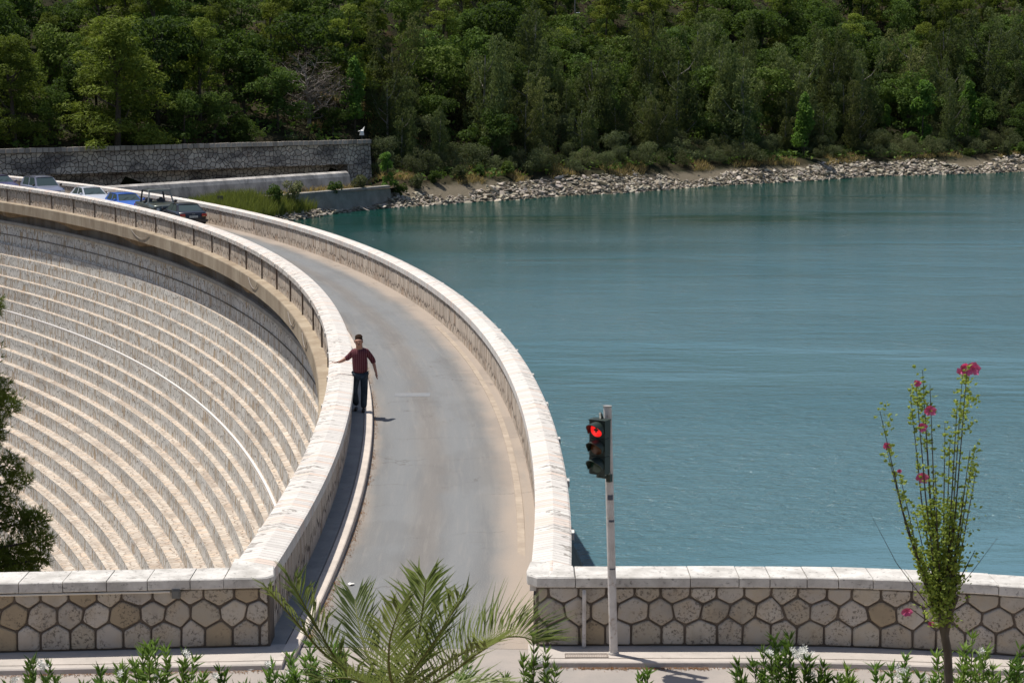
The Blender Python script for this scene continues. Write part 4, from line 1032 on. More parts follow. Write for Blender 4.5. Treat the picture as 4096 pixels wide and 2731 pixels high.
    if kind == 'jeep':                       # open windscreen frame, roll bar, see-through cabin
        mb = MB(); fr = .035
        a, b, d, e = Vector(q(0, 0, -1)), Vector(q(0, 0, 1)), Vector(q(0, 1, 1)), Vector(q(0, 1, -1)); fr = .045; FRM = plain('frame_paint', (.26, .27, .26), .5)
        for p, r in ((a, e), (b, d), (e, d), (a, b)): mb.tube([p, r], fr, 6)
        mb.box((xb-.05, 0, zr+.02), (.22, wt*2+.1, .13))
        mb.build('windscreen_frame', FRM, c)
        mb = MB()
        for s in (-1, 1):
            mb.tube([(xc+.1, s*wb*.95, deck), (xc+.1, s*wt, zr)], .05, 6); mb.tube([(xb, s*wt, zr), (xc+.1, s*wt, zr)], .035, 6)
        mb.tube([(xc+.1, -wt, zr), (xc+.1, wt, zr)], .045, 6); mb.build('roll_bar', TRIM, c)
    if seats:
        for s in (-1, 1):
            mb = MB(); mb.box((-.15, s*.38, .72), (.5, .46, .2)); mb.box((-.42, s*.38, .98), (.12, .44, .5)); mb.ell((-.44, s*.38, 1.24), (.05, .12, .09), 8, 5); mb.build('seat', SEAT, c)
    mb = MB(); mb.box((0, 0, .30), (L*.80, W*.72, .26)); mb.build('underside', TRIM, c)
    # wheels
    wr = .30 if kind not in ('suv', 'jeep') else .35
    for sx in (L*.31, -L*.30):
        for s in (-1, 1):
            mb = MB(); mb.tube([(sx, s*(hw-.20), wr), (sx, s*(hw+.005), wr)], wr, 18); wv = mb.build('wheel', TY, c)
            mb = MB(); mb.tube([(sx, s*(hw-.02), wr), (sx, s*(hw+.012), wr)], wr*.6, 12); mb.build('rim', RIM, wv)
    for s in (-1, 1):
        mb = MB()
        if kind == 'jeep': mb.tube([(hl-.01, s*hw*.70, .76), (hl+.015, s*hw*.70, .76)], .085, 12)
        else: mb.box((hl-.11, s*hw*.70, nose-.09), (.14, hw*.36, .13), s*.25)
        mb.build('headlight', HL, c)
        mb = MB(); mb.box((-hl+.02, s*hw*.76, deck-.20), (.07, hw*.34, .15), -s*.15); tlm = mb.build('tail_light', TLR, c)
        if plate_rear:
            mb = MB(); mb.box((-hl-.02, s*hw*.70, deck-.255), (.04, hw*.20, .045), -s*.15); mb.build('reverse_lens', plain('amber_lens', (.75, .38, .16), .3), tlm)
        mb = MB(); mb.ell((xa-.12, s*(hw+.10), hood+.07), (.06, .11, .075), 8, 6); mb.build('mirror', TRIM if kind in ('jeep', 'suv') else paint, c)
    mb = MB(); mb.box((hl+.0, 0, .58 if kind != 'jeep' else .76), (.03, W*.46, .11 if kind != 'jeep' else .2)); mb.build('grille', TRIM, c)
    for bx_, bz_ in ((hl+.03, .40), (-hl-.03, .44)): mb = MB(); mb.box((bx_, 0, bz_), (.10, W*.96, .15)); mb.build('bumper', paint if kind == 'sedan' else TRIM, c)
    mb = MB(); mb.box((-hl-.01 if plate_rear else hl+.085, 0, .68 if plate_rear else .42), (.012, .50, .115)); pt = mb.build('number_plate', PLATE, c)
    if plate_rear:
        cu = bpy.data.curves.new('plate_text', 'FONT'); cu.body = 'YKP 6123'; cu.size = .11; cu.align_x = 'CENTER'; cu.align_y = 'CENTER'; cu.extrude = .002; cu.materials.append(PL)
        to = bpy.data.objects.new('plate_text', cu); COL.objects.link(to); bpy.context.view_layer.update(); tm_ = bpy.data.meshes.new_from_object(to.evaluated_get(bpy.context.evaluated_depsgraph_get())); bpy.data.objects.remove(to); tx = bpy.data.objects.new('plate_text', tm_); COL.objects.link(tx); tx.parent = pt; tx.rotation_euler = (math.pi/2, 0, -math.pi/2); tx.location = (-hl-.019, 0, .68)
        mb = MB(); mb.box((-hl-.02, 0, deck-.13), (.02, .16, .025)); mb.build('badge', RIM, c)
    else:
        mb = MB(); mb.tube([(xa-.05, -wb*.6, hood+.03), (xa-.3, 0, hood+.22)], .008, 4); mb.tube([(xa-.05, wb*.1, hood+.03), (xa-.3, wb*.55, hood+.22)], .008, 4); mb.build('wiper', TRIM, c)
    return c
def setcar(c, th, r, toward, sc=1.0):
    p = arc(r, th, .008); t = rad(th); c.location = p; c.scale = (sc, sc, sc)
    h = Vector((math.sin(t), -math.cos(t), 0)) if toward else Vector((-math.sin(t), math.cos(t), 0))
    c.rotation_euler = (0, 0, math.atan2(h.y, h.x))
paint = lambda n, c, m=.4: plain(n, c, .28, .5, metal=m, coat=.6)
c = car('black sedan seen from behind, nearest of the cars on the dam road', paint('black_paint', (.018, .02, .028), .1), L=4.25, H=1.36, deck=.96, x_ws=(.9, .2), x_rw=(-1.0, -1.55), plate_rear=True); setcar(c, 26.65, 148.95, False, .88)
c = car('open dark green off-road car with a see-through windscreen frame', paint('olive_paint', (.10, .115, .10), .3), L=3.9, W=1.62, H=1.78, hood=1.06, deck=1.02, x_ws=(.72, .50), x_rw=(-.9, -1.0), kind='jeep'); setcar(c, 28.25, 148.85, True, .93); c.name = 'off_road_car'
c = car('bright blue hatchback queuing behind the open green car', paint('blue_paint', (.06, .17, .62), .2), L=3.8, H=1.36, hood=.93, deck=.96, x_ws=(.85, .25), x_rw=(-1.35, -1.75), kind='hatch'); setcar(c, 30.15, 148.7, True, .88)
c = car('silvery white sedan between the blue hatchback and the grey car', paint('white_paint_car', (.66, .68, .74), .2), L=4.4, H=1.4, x_ws=(1.0, .25), x_rw=(-1.1, -1.7)); setcar(c, 32.45, 148.7, True, .88)
c = car('grey-lilac tall car with roof rails and a blue patch on its left front wing', paint('lilac_paint', (.27, .28, .36), .4), L=4.35, W=1.75, H=1.66, hood=1.06, deck=1.1, nose=.8, x_ws=(1.05, .4), x_rw=(-1.65, -1.95), kind='suv'); setcar(c, 35.5, 148.7, True, .90)
mb = MB(); mb.box((1.55, .80, .78), (.55, .10, .28)); mb.build('blue_wing', paint('wing_blue', (.10, .22, .42)), c, label='blue front wing')
c = car('dark purple car cut off by the left edge of the photo', paint('purple_paint', (.10, .08, .17), .3), L=4.2, H=1.42, x_ws=(.95, .25), x_rw=(-1.3, -1.8), kind='hatch'); setcar(c, 38.2, 148.7, True, .90)
for o in COL.objects:
    if o.get('category') == 'car': o['group'] = 'cars on the dam road'

# ------------------------------------------------------------------ the man on the narrow pavement
man = empty('person', (-3.50, 43.3, .15), label='man in a dark red shirt and jeans on the dam pavement, one arm held out', cat='person')
SKIN = plain('skin', (.42, .22, .155), .55, .3); HAIR = plain('hair', (.030, .016, .009), .9, .1)
SHIRT, t_, b_ = newmat('checked_shirt', .85, .15); g = NG(t_); ob_ = g.coord('Object')
sx_ = g.n('SeparateXYZ'); g.l(ob_, sx_.inputs[0])
st1 = g.ramp(g.math('PINGPONG', sx_.outputs[0], .022), .013, .02); st2 = g.ramp(g.math('PINGPONG', sx_.outputs[2], .025), .018, .024)
c_ = g.mix(g.math('MULTIPLY', st1, .6), (.115, .030, .038), (.24, .12, .125)); c_ = g.mix(g.math('MULTIPLY', st2, .4), c_, (.07, .02, .03)); g.l(c_, b_.inputs['Base Color']); g.l(g.bump(g.noise(ob_, 9, 3), .6, .03), b_.inputs['Normal'])
JEANS = rough_mat('jeans', (.055, .075, .095), (.022, .030, .042), 7, bump=.5); SHOE = plain('shoe', (.03, .022, .018), .6)
def skin(name, verts, edges, radii, mat, parent, sub=2, root=0):
    me = bpy.data.meshes.new(name); me.from_pydata(verts, edges, []); me.materials.append(mat)
    o = bpy.data.objects.new(name, me); COL.objects.link(o); o.parent = parent
    md = o.modifiers.new('Skin', 'SKIN'); md.use_smooth_shade = True
    if not me.skin_vertices: me.attributes.new
    sv = me.skin_vertices[0].data
    for i, r in enumerate(radii):
        r = r if hasattr(r, '__len__') else (r, r); sv[i].radius = r; sv[i].use_root = (i == root)
    s = o.modifiers.new('Subd', 'SUBSURF'); s.levels = sub; s.render_levels = sub
    dg = bpy.context.evaluated_depsgraph_get(); me2 = bpy.data.meshes.new_from_object(o.evaluated_get(dg)); me2.name = name
    o.modifiers.clear(); o.data = me2
    return o
# joints (x to photo right, y away, z up); he faces the viewer
bv = [(0, 0, .93), (0, -.01, 1.10), (-.01, -.03, 1.30), (-.01, -.03, 1.42), (-.01, -.06, 1.475), (-.015, -.085, 1.575),     # pelvis spine neck head base
      (-.02, -.11, 1.64), (-.02, -.095, 1.695),
      (-.165, -.02, 1.39), (-.285, .02, 1.24), (-.44, -.07, 1.165), (-.505, -.10, 1.15),                         # his right arm held out
      (.155, -.02, 1.40), (.285, .07, 1.19), (.35, -.01, .955), (.37, -.035, .885),                               # his left arm
      (-.085, 0, .86), (-.145, -.07, .49), (-.105, .13, .10), (.085, 0, .86), (.095, -.08, .47), (.075, -.09, .06)]
be = [(0, 1), (1, 2), (2, 3), (3, 4), (4, 5), (5, 6), (6, 7), (3, 8), (8, 9), (9, 10), (10, 11), (3, 12), (12, 13), (13, 14), (14, 15), (0, 16), (16, 17), (17, 18), (0, 19), (19, 20), (20, 21)]
br = [(.145, .11), (.15, .12), (.14, .10), (.085, .07), (.066, .066), (.08, .082), (.100, .112), (.085, .09), .058, .050, .039, .030, .062, .048, .034, .028, .085, .06, .042, .085, .06, .042]
body = skin('body', bv, be, br, SKIN, man)
sv_ = [(0, 0, .88), (0, -.02, 1.0), (0, -.045, 1.12), (-.01, -.045, 1.30), (-.01, -.045, 1.41), (-.01, -.06, 1.475), (-.15, -.02, 1.375), (-.285, .02, 1.235), (-.355, -.02, 1.205), (.15, -.02, 1.385), (.285, .07, 1.185), (.315, .03, 1.09)]
se_ = [(0, 1), (1, 2), (2, 3), (3, 4), (4, 5), (4, 6), (6, 7), (7, 8), (4, 9), (9, 10), (10, 11)]
skin('shirt', sv_, se_, [(.185, .145), (.19, .16), (.195, .175), (.19, .155), (.14, .125), (.078, .078), .08, .068, .066, .08, .07, .068], SHIRT, man)
jv = [(0, 0, .92), (-.088, 0, .84), (-.145, -.07, .49), (-.108, .13, .11), (.088, 0, .84), (.095, -.08, .47), (.075, -.09, .07)]
skin('jeans', jv, [(0, 1), (1, 2), (2, 3), (0, 4), (4, 5), (5, 6)], [(.165, .13), .108, .085, .078, .108, .085, .078], JEANS, man)
for sx, y0 in ((-.11, .10), (.078, -.12)):
    skin('shoe', [(sx, y0+.06, .045), (sx, y0-.06, .04), (sx*1.05, y0-.19, .028)], [(0, 1), (1, 2)], [(.045, .045), (.048, .04), (.04, .026)], SHOE, man, 1, 1)
# head details
mb = MB(); HO = Vector((-.012, -.045, -.026)); Rh = Matrix.Rotation(.38, 3, 'X')
mb.ell((-.01, -.015, 1.755), (.089, .110, .052), 14, 9, Rh); mb.ell((-.01, .005, 1.68), (.093, .085, .10), 12, 8); mb.build('hair', HAIR, man, smooth=True).location = HO
mb = MB(); mb.ell((-.01, -.165, 1.645), (.014, .024, .022), 8, 6); mb.ell((-.103, -.06, 1.655), (.010, .02, .03), 8, 6); mb.ell((.083, -.06, 1.655), (.010, .02, .03), 8, 6); mb.ell((-.01, -.135, 1.585), (.04, .035, .03), 10, 6); mb.build('face', SKIN, man, smooth=True).location = HO
mb = MB()
for s in (-1, 1): mb.ell((-.01+s*.033, -.152, 1.672), (.012, .008, .005), 6, 4)
mb.box((-.01, -.160, 1.604), (.045, .008, .006)); mb.build('eyes_and_mouth', plain('dark_features', (.06, .03, .025), .6), man).location = HO
def hand(base, d, side, curl, name, thumb):
    d = Vector(d).normalized(); side = Vector(side).normalized(); nrm = d.cross(side).normalized()
    V = [(0, 0, 0)]; V = [Vector(base), Vector(base)+d*.045, Vector(base)+d*.085]; E = [(0, 1), (1, 2)]; Rr = [(.026, .020), (.036, .017), (.036, .015)]
    for k, (o, ln) in enumerate(((-.030, .062), (-.010, .074), (.010, .070), (.029, .054))):
        p = Vector(base)+d*.085+side*o; a = len(V); dd = (d+side*o*4).normalized()
        V += [p, p+dd*ln*.5-nrm*curl*.5*ln*.5, p+dd*ln*.9-nrm*curl*ln]; E += [(2, a), (a, a+1), (a+1, a+2)]; Rr += [.0095, .0085, .007]
    p = Vector(base)+d*.03+side*thumb*.035; a = len(V); V += [p, p+(d*.6+side*thumb*.6).normalized()*.035-nrm*.008, p+(d*.9+side*thumb*.4).normalized()*.062-nrm*.016]; E += [(0, a), (a, a+1), (a+1, a+2)]; Rr += [.013, .011, .009]
    skin(name, [tuple(v) for v in V], E, Rr, SKIN, man, 1)
hand((-.50, -.10, 1.152), (-1, -.3, .0), (0, -1, .1), -.25, 'hand', -1)
hand((.368, -.035, .895), (.10, -.16, -1), (.3, -1, .1), .35, 'hand', 1)

# ------------------------------------------------------------------ foreground plants
def leafset(mb, base, d, n, ln, wd, rnd, spread=.8):
    """lance shaped leaves in whorls along a stem direction"""
    for _ in range(n):
        a = rnd.uniform(0, 6.28); up_ = rnd.uniform(.35, 1.3); o = Vector((math.cos(a), math.sin(a), 0))*spread
        t = (o+Vector(d)*up_).normalized(); s = t.cross(Vector((rnd.gauss(0, 1), rnd.gauss(0, 1), .6))).normalized(); l = ln*rnd.uniform(.65, 1.15); w_ = wd*rnd.uniform(.8, 1.2)
        drop = Vector((0, 0, -l*.12)); k = rnd.random(); mb.c = (k, k, k); b = Vector(base)
        mb.add([b, b+t*l*.35+s*w_, b+t*l+drop, b+t*l*.35-s*w_, b+t*l*.4-drop*.2+s.cross(t)*w_*.5], [(0, 1, 4), (1, 2, 4), (2, 3, 4), (3, 0, 4)])
M['leaf_ole'] = leaf_mat('oleander_leaves', (.055, .120, .028), (.220, .340, .085), .35, .45)
M['leaf_hib'] = leaf_mat('hibiscus_leaves', (.075, .120, .022), (.330, .400, .090), .4, .5)
M['leaf_palm'] = leaf_mat('palm_leaflets', (.07, .11, .035), (.30, .34, .16), .35, .35)
M['flower_w'] = plain('white_petals', (.85, .84, .78), .7); M['flower_p'] = plain('pink_petals', (.80, .16, .34), .6); M['bark_hib'] = rough_mat('shrub_bark', (.20, .17, .13), (.11, .09, .07), 8, sc=(1, 1, .3)); M['stem'] = rough_mat('green_stem', (.14, .15, .06), (.09, .08, .04), 8)
def oleander(label, px, ytop, Y, wpx, n, seed, flowers=(), hgt=.55):
    ytop -= 28; rnd = random.Random(seed); q = aty(px, ytop, Y); z0 = float(near_h(np.array([q.x]), np.array([Y]))[0]); H = q.z-z0; W_ = wpx/FPX*Y/2
    e = empty('oleander_bush', (q.x, Y, z0), label=label, cat='bush', group='oleander bushes along the near roadside')
    st = MB(); lf = MB(); fl_ = MB()
    n = int(n*1.9)
    for i in range(n):
        f = (i+.5)/n*2-1; x = f*W_+rnd.gauss(0, .05); y = rnd.uniform(-.25, .3); h_ = H*(1-.30*abs(f)**1.5)*rnd.uniform(.82, 1.0)
        if i == n//2: x = 0; h_ = H; y = 0
        b = Vector((x*.25, y*.3, 0)); m = Vector((x*.7, y*.7, h_*.55)); t = Vector((x, y, h_-.07)); st.tube([b, m, t], [.012, .009, .004], 5, False)
        d = (t-m).normalized()
        for k in range(13):
            s = .38+.62*k/12; p = b+(m-b)*min(1, s*2) if s < .5 else m+(t-m)*(s*2-1); leafset(lf, p, d, 6 if k < 12 else 8, .15, .0135, rnd, .9 if k < 10 else .5)
    st.build('stems', M['stem'], e); lf.build('leaves', M['leaf_ole'], e, usecol=True)
    for (fx, fy, r_, n_) in flowers:
        p = aty(fx, fy, Y-.12)-e.location; fb = MB()
        for _ in range(n_):
            c = p+Vector((rnd.gauss(0, r_*.5), rnd.gauss(0, r_*.4), rnd.gauss(0, r_*.42)))
            ax = Vector((rnd.gauss(0, .6), -1, rnd.gauss(.5, .5))).normalized(); u = ax.cross(Vector((0, 0, 1))).normalized(); v = ax.cross(u)
            for j in range(5):
                a = j*1.2566+rnd.random()*.3; dd = u*math.cos(a)+v*math.sin(a); tt = u*math.cos(a+.9)+v*math.sin(a+.9); ss = .021
                fb.add([c, c+dd*ss*.9-tt*ss*.25+ax*.004, c+dd*ss*1.2+ax*.010, c+dd*ss*.8+tt*ss*.45+ax*.004], [(0, 1, 2, 3)])
        fb.build('flower_cluster', M['flower_w'], e)
    return e
oleander('oleander at the lower left corner with a white bloom at its top', 130, 2660, 18.6, 420, 9, 1, [(165, 2655, .05, 22), (60, 2715, .03, 8)])
oleander('leafy oleander in front of the left wall, second bush from the left', 620, 2585, 18.4, 520, 15, 2, [(745, 2612, .03, 9), (480, 2690, .03, 8), (640, 2700, .03, 8)])
oleander('dense bright oleander at the left foot of the palm', 1240, 2590, 18.2, 560, 20, 3, [(1070, 2655, .03, 10), (1170, 2690, .03, 8), (1290, 2715, .03, 8)])
oleander('small oleander sprig close to the right of the palm crown', 1865, 2630, 18.4, 170, 4, 4, [(1880, 2690, .03, 10)])
oleander('thin upright oleander sprig in front of the pavement corner', 2135, 2555, 18.2, 210, 5, 5, [(2160, 2640, .025, 7), (2185, 2680, .025, 7)])
oleander('full oleander with a large white bloom left of the pink flowering shrub', 3160, 2560, 18.2, 520, 17, 6, [(3205, 2612, .075, 55), (3075, 2610, .035, 14), (3235, 2690, .05, 22)])
oleander('oleander with a white bloom just left of the pink flowering shrub trunk', 3620, 2645, 18.3, 420, 12, 7, [(3610, 2690, .08, 50), (3690, 2715, .05, 20)])
oleander('oleander directly right of the pink flowering shrub trunk', 3890, 2555, 18.3, 330, 12, 8, [(3925, 2600, .02, 7)])
oleander('oleander at the lower right corner', 4080, 2600, 18.3, 240, 8, 9)
oleander('low oleander tips barely rising between the two right hand blooms', 3390, 2690, 18.5, 150, 4, 10)
oleander('low oleander tips at the foot of the traffic light pavement', 2590, 2700, 18.5, 260, 5, 11)

oleander('low oleander between the corner bush and the tall left bush', 400, 2690, 18.5, 260, 6, 12)
oleander('low oleander right of the tall left bush, left of the palm bush', 880, 2690, 18.5, 320, 7, 13, [(860, 2700, .03, 8)])
oleander('low dense oleander right in front of the palm trunk', 1500, 2690, 17.6, 420, 10, 14, [(1420, 2715, .03, 8)])

# palm
rnd = random.Random(5); pc = aty(1600, 2790, 15.4); pz = float(near_h(np.array([pc.x]), np.array([15.4]))[0])
palm = empty('palm', (pc.x, 15.4, pz), label='feathery palm whose fronds spread over the bottom middle of the road', cat='palm')
mb = MB(); mb.tube([(0, 0, -.2), (0, 0, (pc.z-pz)*.5), (0, 0, pc.z-pz)], [.20, .17, .15], 12); mb.build('trunk', M['bark'], palm)
M['rachis'] = plain('palm_rachis', (.17, .18, .05), .5)
def frond(pts, ll, n, seed, lift=.35, both=(1, 1), spread=.75, wide=.014):
    rnd = random.Random(seed); P = [aty(x, y, Y)-palm.location for x, y, Y in pts]; mb = MB(); mb.m = 0
    # smooth curve
    C = []
    for i in range(len(P)-1):
        p0, p1, p2, p3 = P[max(i-1, 0)], P[i], P[i+1], P[min(i+2, len(P)-1)]
        for k in range(8):
            t = k/8; C.append(.5*((2*p1)+(p2-p0)*t+(2*p0-5*p1+4*p2-p3)*t*t+(3*p1-p0-3*p2+p3)*t**3))
    C.append(P[-1]); m = len(C); mb.tube(C, [.017*(1-.8*i/m) for i in range(m)], 5, False); mb.m = 1
    n = int(n*1.25)
    for i in range(n):
        s = .10+.90*i/(n-1); f = s*(m-1); a = min(int(f), m-2); p = C[a]+(C[a+1]-C[a])*(f-a); d = (C[min(a+2, m-1)]-C[max(a-1, 0)]).normalized()
        side = d.cross(Vector((0, 0, 1))).normalized(); upv = side.cross(d)
        for sg in (-1, 1):
            if not both[0 if sg < 0 else 1]: continue
            t = (d*(spread+rnd.uniform(-.1, .1)+.5*s)+side*sg*rnd.uniform(.55, .8)+upv*(lift+rnd.uniform(-.12, .14))).normalized()
            L = ll*(.55+.6*math.sin(math.pi*min(1, s*.85+.12)))*rnd.uniform(.75, 1.15); w_ = wide*.74*rnd.uniform(.7, 1.2); b = t.cross(upv).normalized()
            sag = Vector((rnd.gauss(0, .03), rnd.gauss(0, .03), -L*rnd.uniform(.0, .16))); k = rnd.random(); mb.c = (k, k, k); nn = b.cross(t)*w_*.5
            mb.add([p-b*w_*.3, p+b*w_*.3, p+t*L*.5+b*w_+nn, p+t*L*.5-b*w_+nn, p+t*L*.5-nn*.4, p+t*L+sag], [(0, 1, 2, 4), (0, 4, 3), (3, 4, 5), (4, 2, 5)])
    mb.build('frond', [M['rachis'], M['leaf_palm']], palm, usecol=True)
frond([(1600, 2790, 15.4), (1400, 2700, 15.2), (1275, 2520, 15.0), (1175, 2340, 14.8)], .44, 32, 1, .25, wide=.016)
frond([(1600, 2790, 15.4), (1330, 2640, 15.1), (1180, 2480, 14.9), (1080, 2365, 14.7)], .30, 18, 2, .15, (1, 1), 1.1, .018)
frond([(1600, 2790, 15.4), (1490, 2660, 15.6), (1440, 2520, 15.8), (1420, 2400, 16.0)], .44, 26, 3, .2)
frond([(1600, 2790, 15.4), (1660, 2610, 15.1), (1690, 2440, 14.9), (1705, 2320, 14.7)], .44, 34, 4, .25, wide=.016)
frond([(1600, 2790, 15.4), (1640, 2700, 15.0), (1740, 2560, 14.7), (1840, 2400, 14.5)], .44, 34, 5, .35, wide=.015)
frond([(1600, 2790, 15.4), (1800, 2640, 15.2), (1960, 2560, 15.1), (2080, 2545, 15.0), (2150, 2570, 15.0)], .50, 48, 6, .95, (1, 1), .55, .013)
frond([(1600, 2790, 15.4), (1760, 2720, 14.9), (1900, 2620, 14.6), (1950, 2590, 14.4)], .46, 30, 7, .3)
frond([(1600, 2790, 15.4), (1560, 2700, 14.6), (1560, 2560, 14.2), (1600, 2430, 14.0)], .40, 26, 8, .2, wide=.016)
frond([(1600, 2790, 15.4), (1750, 2760, 15.8), (1900, 2740, 16.0), (2000, 2760, 16.1)], .42, 28, 9, .5)
frond([(1600, 2790, 15.4), (1480, 2740, 14.8), (1380, 2710, 14.5), (1300, 2720, 14.4)], .38, 24, 10, .5)

# pink flowering shrub on a bare trunk (hibiscus)
Yh = 16.2; q = aty(3792, 2480, Yh); z0 = float(near_h(np.array([q.x]), np.array([Yh]))[0])
hb = empty('hibiscus_tree', (q.x, Yh, z0), label='slender pink-flowered shrub on a short trunk rising in front of the lake at the right', cat='tree')
rnd = random.Random(21); Hq = lambda px, py, dy=0: aty(px, py, Yh+dy)-hb.location
mb = MB(); mb.tube([(.02, 0, -.3), Hq(3795, 2731), Hq(3790, 2600), Hq(3775, 2520), Hq(3755, 2440)], [.046, .040, .038, .037, .030], 10)
mb.tube([Hq(3780, 2540), Hq(3800, 2450), Hq(3830, 2380)], [.034, .028, .02], 8); mb.build('trunk', M['bark_hib'], hb)
st = MB(); lf = MB()
stems = [(3740, 2440, 3520, 1645), (3745, 2440, 3545, 1790), (3750, 2430, 3640, 1560), (3755, 2420, 3665, 1545), (3755, 2430, 3690, 1480), (3760, 2420, 3700, 1640), (3760, 2430, 3720, 1540), (3765, 2420, 3740, 1880), (3770, 2420, 3780, 1690),
         (3775, 2430, 3800, 1760), (3780, 2420, 3830, 1600), (3785, 2420, 3850, 1500), (3790, 2420, 3868, 1480), (3790, 2420, 3880, 1800), (3800, 2400, 3890, 1830), (3805, 2400, 3905, 1880), (3745, 2430, 3600, 1900), (3800, 2400, 3860, 1950),
         (3760, 2420, 3660, 2050), (3740, 2430, 3640, 2150), (3790, 2400, 3900, 2200), (3770, 2400, 3820, 2050), (3735, 2450, 3480, 2050), (3805, 2390, 3990, 2150)]
for i, (x0, y0, x1, y1) in enumerate(stems):
    dy = rnd.uniform(-.35, .35); a = Hq(x0, y0, dy*.2); c = Hq(x1, y1, dy); m = Hq(x0*.45+x1*.55+(x0-x1)*.12*(1 if x1 < 3770 else -1)*-.3, y0*.5+y1*.5, dy*.7)
    st.tube([a, m, c], [.010, .0062, .0025] if i < 22 else [.005, .003, .0012], 5, False); Ls = (c-a).length
    for k in range(int(Ls*70)):
        s = rnd.random()**1.35
        if rnd.random() > (1.0 if s < .45 else .28 if s < .8 else .7): continue
        p = a+(m-a)*s*2 if s < .5 else m+(c-m)*(s*2-1); p = p+Vector((rnd.gauss(0, .02), rnd.gauss(0, .03), rnd.gauss(0, .02)))
        leafset(lf, p, (0, 0, 1), 2, .048, .015, rnd, 1.2) if i < 22 else None
for _ in range(1500):                         # dense leafy base
    t = rnd.random(); px = 3765+rnd.gauss(0, 26+50*t*(1-.3*t)); py = 2510-500*t
    leafset(lf, Hq(px, py, rnd.gauss(0, .14)), (0, 0, 1), 1, .045, .014, rnd, 1.2)
for cx, cy, n in ((3868, 1530, 24), (3880, 1600, 34), (3850, 1660, 34), (3870, 1700, 18), (3665, 1570, 26), (3680, 1610, 30), (3545, 1645, 12), (3560, 1690, 10), (3900, 1820, 26), (3890, 1880, 24), (3700, 1730, 14)):
    for _ in range(n): leafset(lf, Hq(cx+rnd.gauss(0, 12), cy+rnd.gauss(0, 22), rnd.gauss(0, .05)), (0, 0, 1), 1, .045, .015, rnd, 1.1)
st.tube([Hq(3735, 2500), Hq(3680, 2460), Hq(3640, 2430)], [.008, .005, .003], 5, False)
st.build('stems', M['bark'], hb); lf.build('leaves', M['leaf_hib'], hb, usecol=True)
for (fx, fy, r_) in ((3857, 1476, .055), (3888, 1474, .055), (3668, 1532, .03), (3716, 1640, .045), (3688, 1705, .04), (3550, 1783, .036), (3687, 1908, .045), (3625, 2445, .045), (3722, 2493, .024), (3596, 1883, .018)):
    fb = MB(); c = Hq(fx, fy, -.1)
    for ring, (rr, nn, tilt) in enumerate(((1., 6, .25), (.65, 5, .6), (.35, 4, .9))):
        for j in range(nn):
            a = j*6.283/nn+ring*.5+rnd.random()*.4; dd = Vector((math.cos(a), -.5*tilt-.15+rnd.uniform(-.3, .2), math.sin(a)*.85)); tt = Vector((-math.sin(a), 0, math.cos(a))); R_ = r_*1.3*rr*rnd.uniform(.8, 1.1)
            fb.add([c, c+dd*R_*.7-tt*R_*.42, c+dd*R_+Vector((0, -.01, 0)), c+dd*R_*.7+tt*R_*.42], [(0, 1, 2, 3)])
    fb.build('flower', M['flower_p'], hb)

# dark pine reaching in at the left edge, below the dam wall
rnd = random.Random(8); Yp = 33.5; pt = empty('pine_tree', (-10.2, Yp, -9.5), label='dark close pine reaching in at the left edge in front of the stepped dam face', cat='tree')
lobes = []
for (px, py, r_) in ((-60, 1210, .35), (-20, 1235, .18), (-120, 1400, .6), (20, 1620, .36), (-60, 1560, .5), (-40, 1720, .4), (-150, 1800, .7), (30, 1860, .34), (70, 1920, .30), (-60, 2000, .6), (60, 2080, .42), (140, 2080, .32), (150, 2160, .36), (60, 2220, .5), (160, 2235, .22), (-40, 2250, .6), (100, 2300, .45), (-160, 2200, .8), (0, 2400, .8), (-120, 1000, .4), (-200, 1600, .9), (-230, 2000, 1.)):
    q = aty(px, py, Yp+rnd.uniform(-.3, .6))-pt.location; lobes.append((q.x, q.y, q.z, r_, r_*.75))
V = []; C = []; 
W_ = [l[3]**2 for l in lobes]
for i in rnd.choices(range(len(lobes)), weights=W_, k=8500):      # needle tufts
    x, y, z, rx, rz_ = lobes[i]; d = Vector((rnd.gauss(0, 1), rnd.gauss(0, 1), rnd.gauss(0, 1))).normalized(); p = Vector((x, y, z))+Vector((d.x*rx, d.y*rx, d.z*rz_))*rnd.uniform(.35, 1)
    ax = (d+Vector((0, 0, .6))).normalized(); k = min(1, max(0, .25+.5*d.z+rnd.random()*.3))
    for _ in range(9):
        t = (ax+Vector((rnd.gauss(0, .55), rnd.gauss(0, .55), rnd.gauss(0, .55)))).normalized(); b = t.cross(Vector((rnd.gauss(0, 1), rnd.gauss(0, 1), rnd.gauss(0, 1))))  .normalized()*.0048; L = rnd.uniform(.07, .12)
        V += [p-b, p+b, p+t*L+b*.4, p+t*L-b*.4]; C.append((k, k, k))
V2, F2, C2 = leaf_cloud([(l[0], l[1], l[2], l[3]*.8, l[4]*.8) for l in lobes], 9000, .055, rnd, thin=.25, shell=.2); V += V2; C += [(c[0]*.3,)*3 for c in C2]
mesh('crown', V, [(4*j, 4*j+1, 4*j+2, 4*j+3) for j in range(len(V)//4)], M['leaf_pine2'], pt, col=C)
mb = MB(); mb.tube([(-.8, 0, -.5), (-.7, .1, 7), (-.5, 0, 13)], [.28, .2, .08], 8)
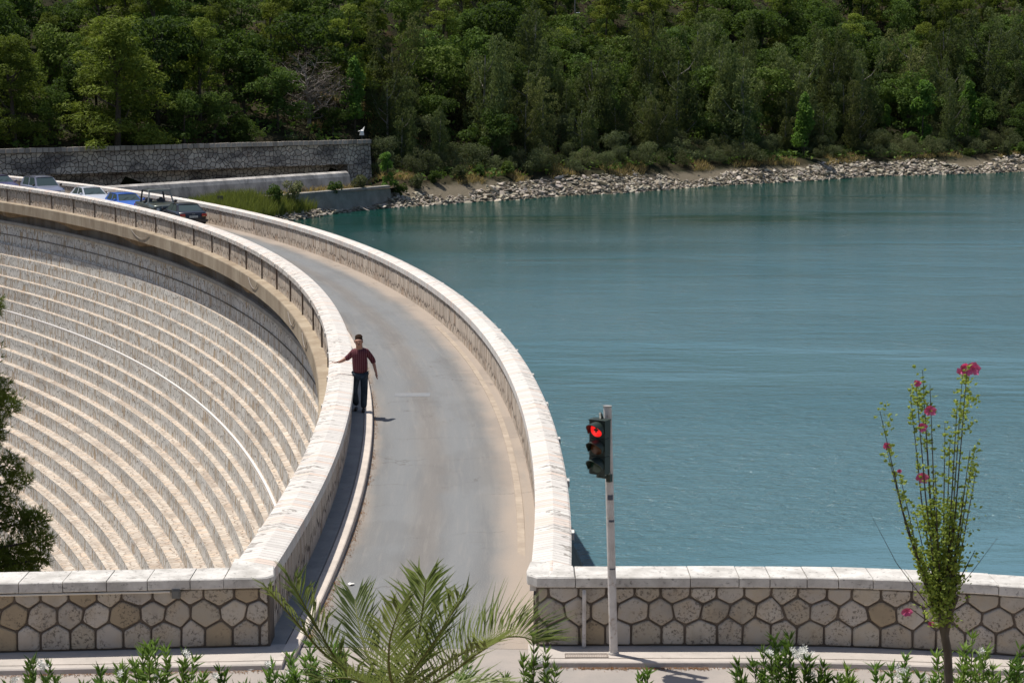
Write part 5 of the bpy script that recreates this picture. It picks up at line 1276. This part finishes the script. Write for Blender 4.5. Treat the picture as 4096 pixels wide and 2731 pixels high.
for l in lobes: mb.tube([(-.7, .1, max(1., l[2]-.8)), (l[0]*.5-.35, l[1]*.5, l[2]-.25), (l[0], l[1], l[2])], [.05, .035, .015], 5, False)
mb.build('trunk', M['bark'], pt)

# ------------------------------------------------------------------ small things on the ground
def scrap(name, px, py, z, w_, h_, label):
    q = atz(px, py, z+.006); mb = MB(); n = 9; V = [(0, 0, .012)]; r2 = random.Random(px)
    for i in range(n): a = i*6.283/n; V.append((math.cos(a)*w_/2*r2.uniform(.7, 1.1), math.sin(a)*h_/2*r2.uniform(.7, 1.1), r2.uniform(0, .02)))
    mb.add(V, [(0, 1+i, 1+(i+1) % n) for i in range(n)]); o = mb.build(name, plain(name, (.8, .78, .74), .8), None, label=label, cat='litter'); o.location = q
scrap('paper_scrap', 1405, 2335, .045, .11, .16, 'crumpled white paper scrap lying on the dam road near the kerb')
scrap('flattened_carton', 1003, 2673, .072, .14, .14, 'flattened pale scrap lying on the near road by the left kerb')
rnd = random.Random(4); V = []; C = []
for _ in range(5200):
    if rnd.random() < .62:
        th = -2.3+16*rnd.random()**1.4; r_ = 147.45+abs(rnd.gauss(0, .055)); 
        if mnoise.noise(Vector((th*1.7, 0, 5))) < -.15 and rnd.random() < .8: continue
        p = arc(r_, th, .016+.066*min(1, max(0, (.6-th)/3))**1.3)
    else:
        x = rnd.choice((rnd.uniform(-7.5, -3.2), rnd.uniform(.4, 7.5), rnd.uniform(.9, 2.6))); p = Vector((x, kerbline(x)-.03-abs(rnd.gauss(0, .05)), .078))
    t = Vector((rnd.gauss(0, 1), rnd.gauss(0, 1), rnd.gauss(0, .3))).normalized(); b = t.cross(Vector((0, 0, 1))).normalized(); s = rnd.uniform(.008, .024)
    V += [p-t*s, p+b*s*.35, p+t*s+Vector((0, 0, .006)), p-b*s*.35]; k = rnd.random(); C.append((k, k, k))
M['litter'] = leaf_mat('dry_leaf_litter', (.20, .10, .045), (.45, .24, .11), .1)
mesh('leaf_litter', V, [(4*j, 4*j+1, 4*j+2, 4*j+3) for j in range(len(V)//4)], M['litter'], None, col=C, label='brown dry leaf litter gathered along the foot of the kerbs', cat='leaf litter', kind='stuff')
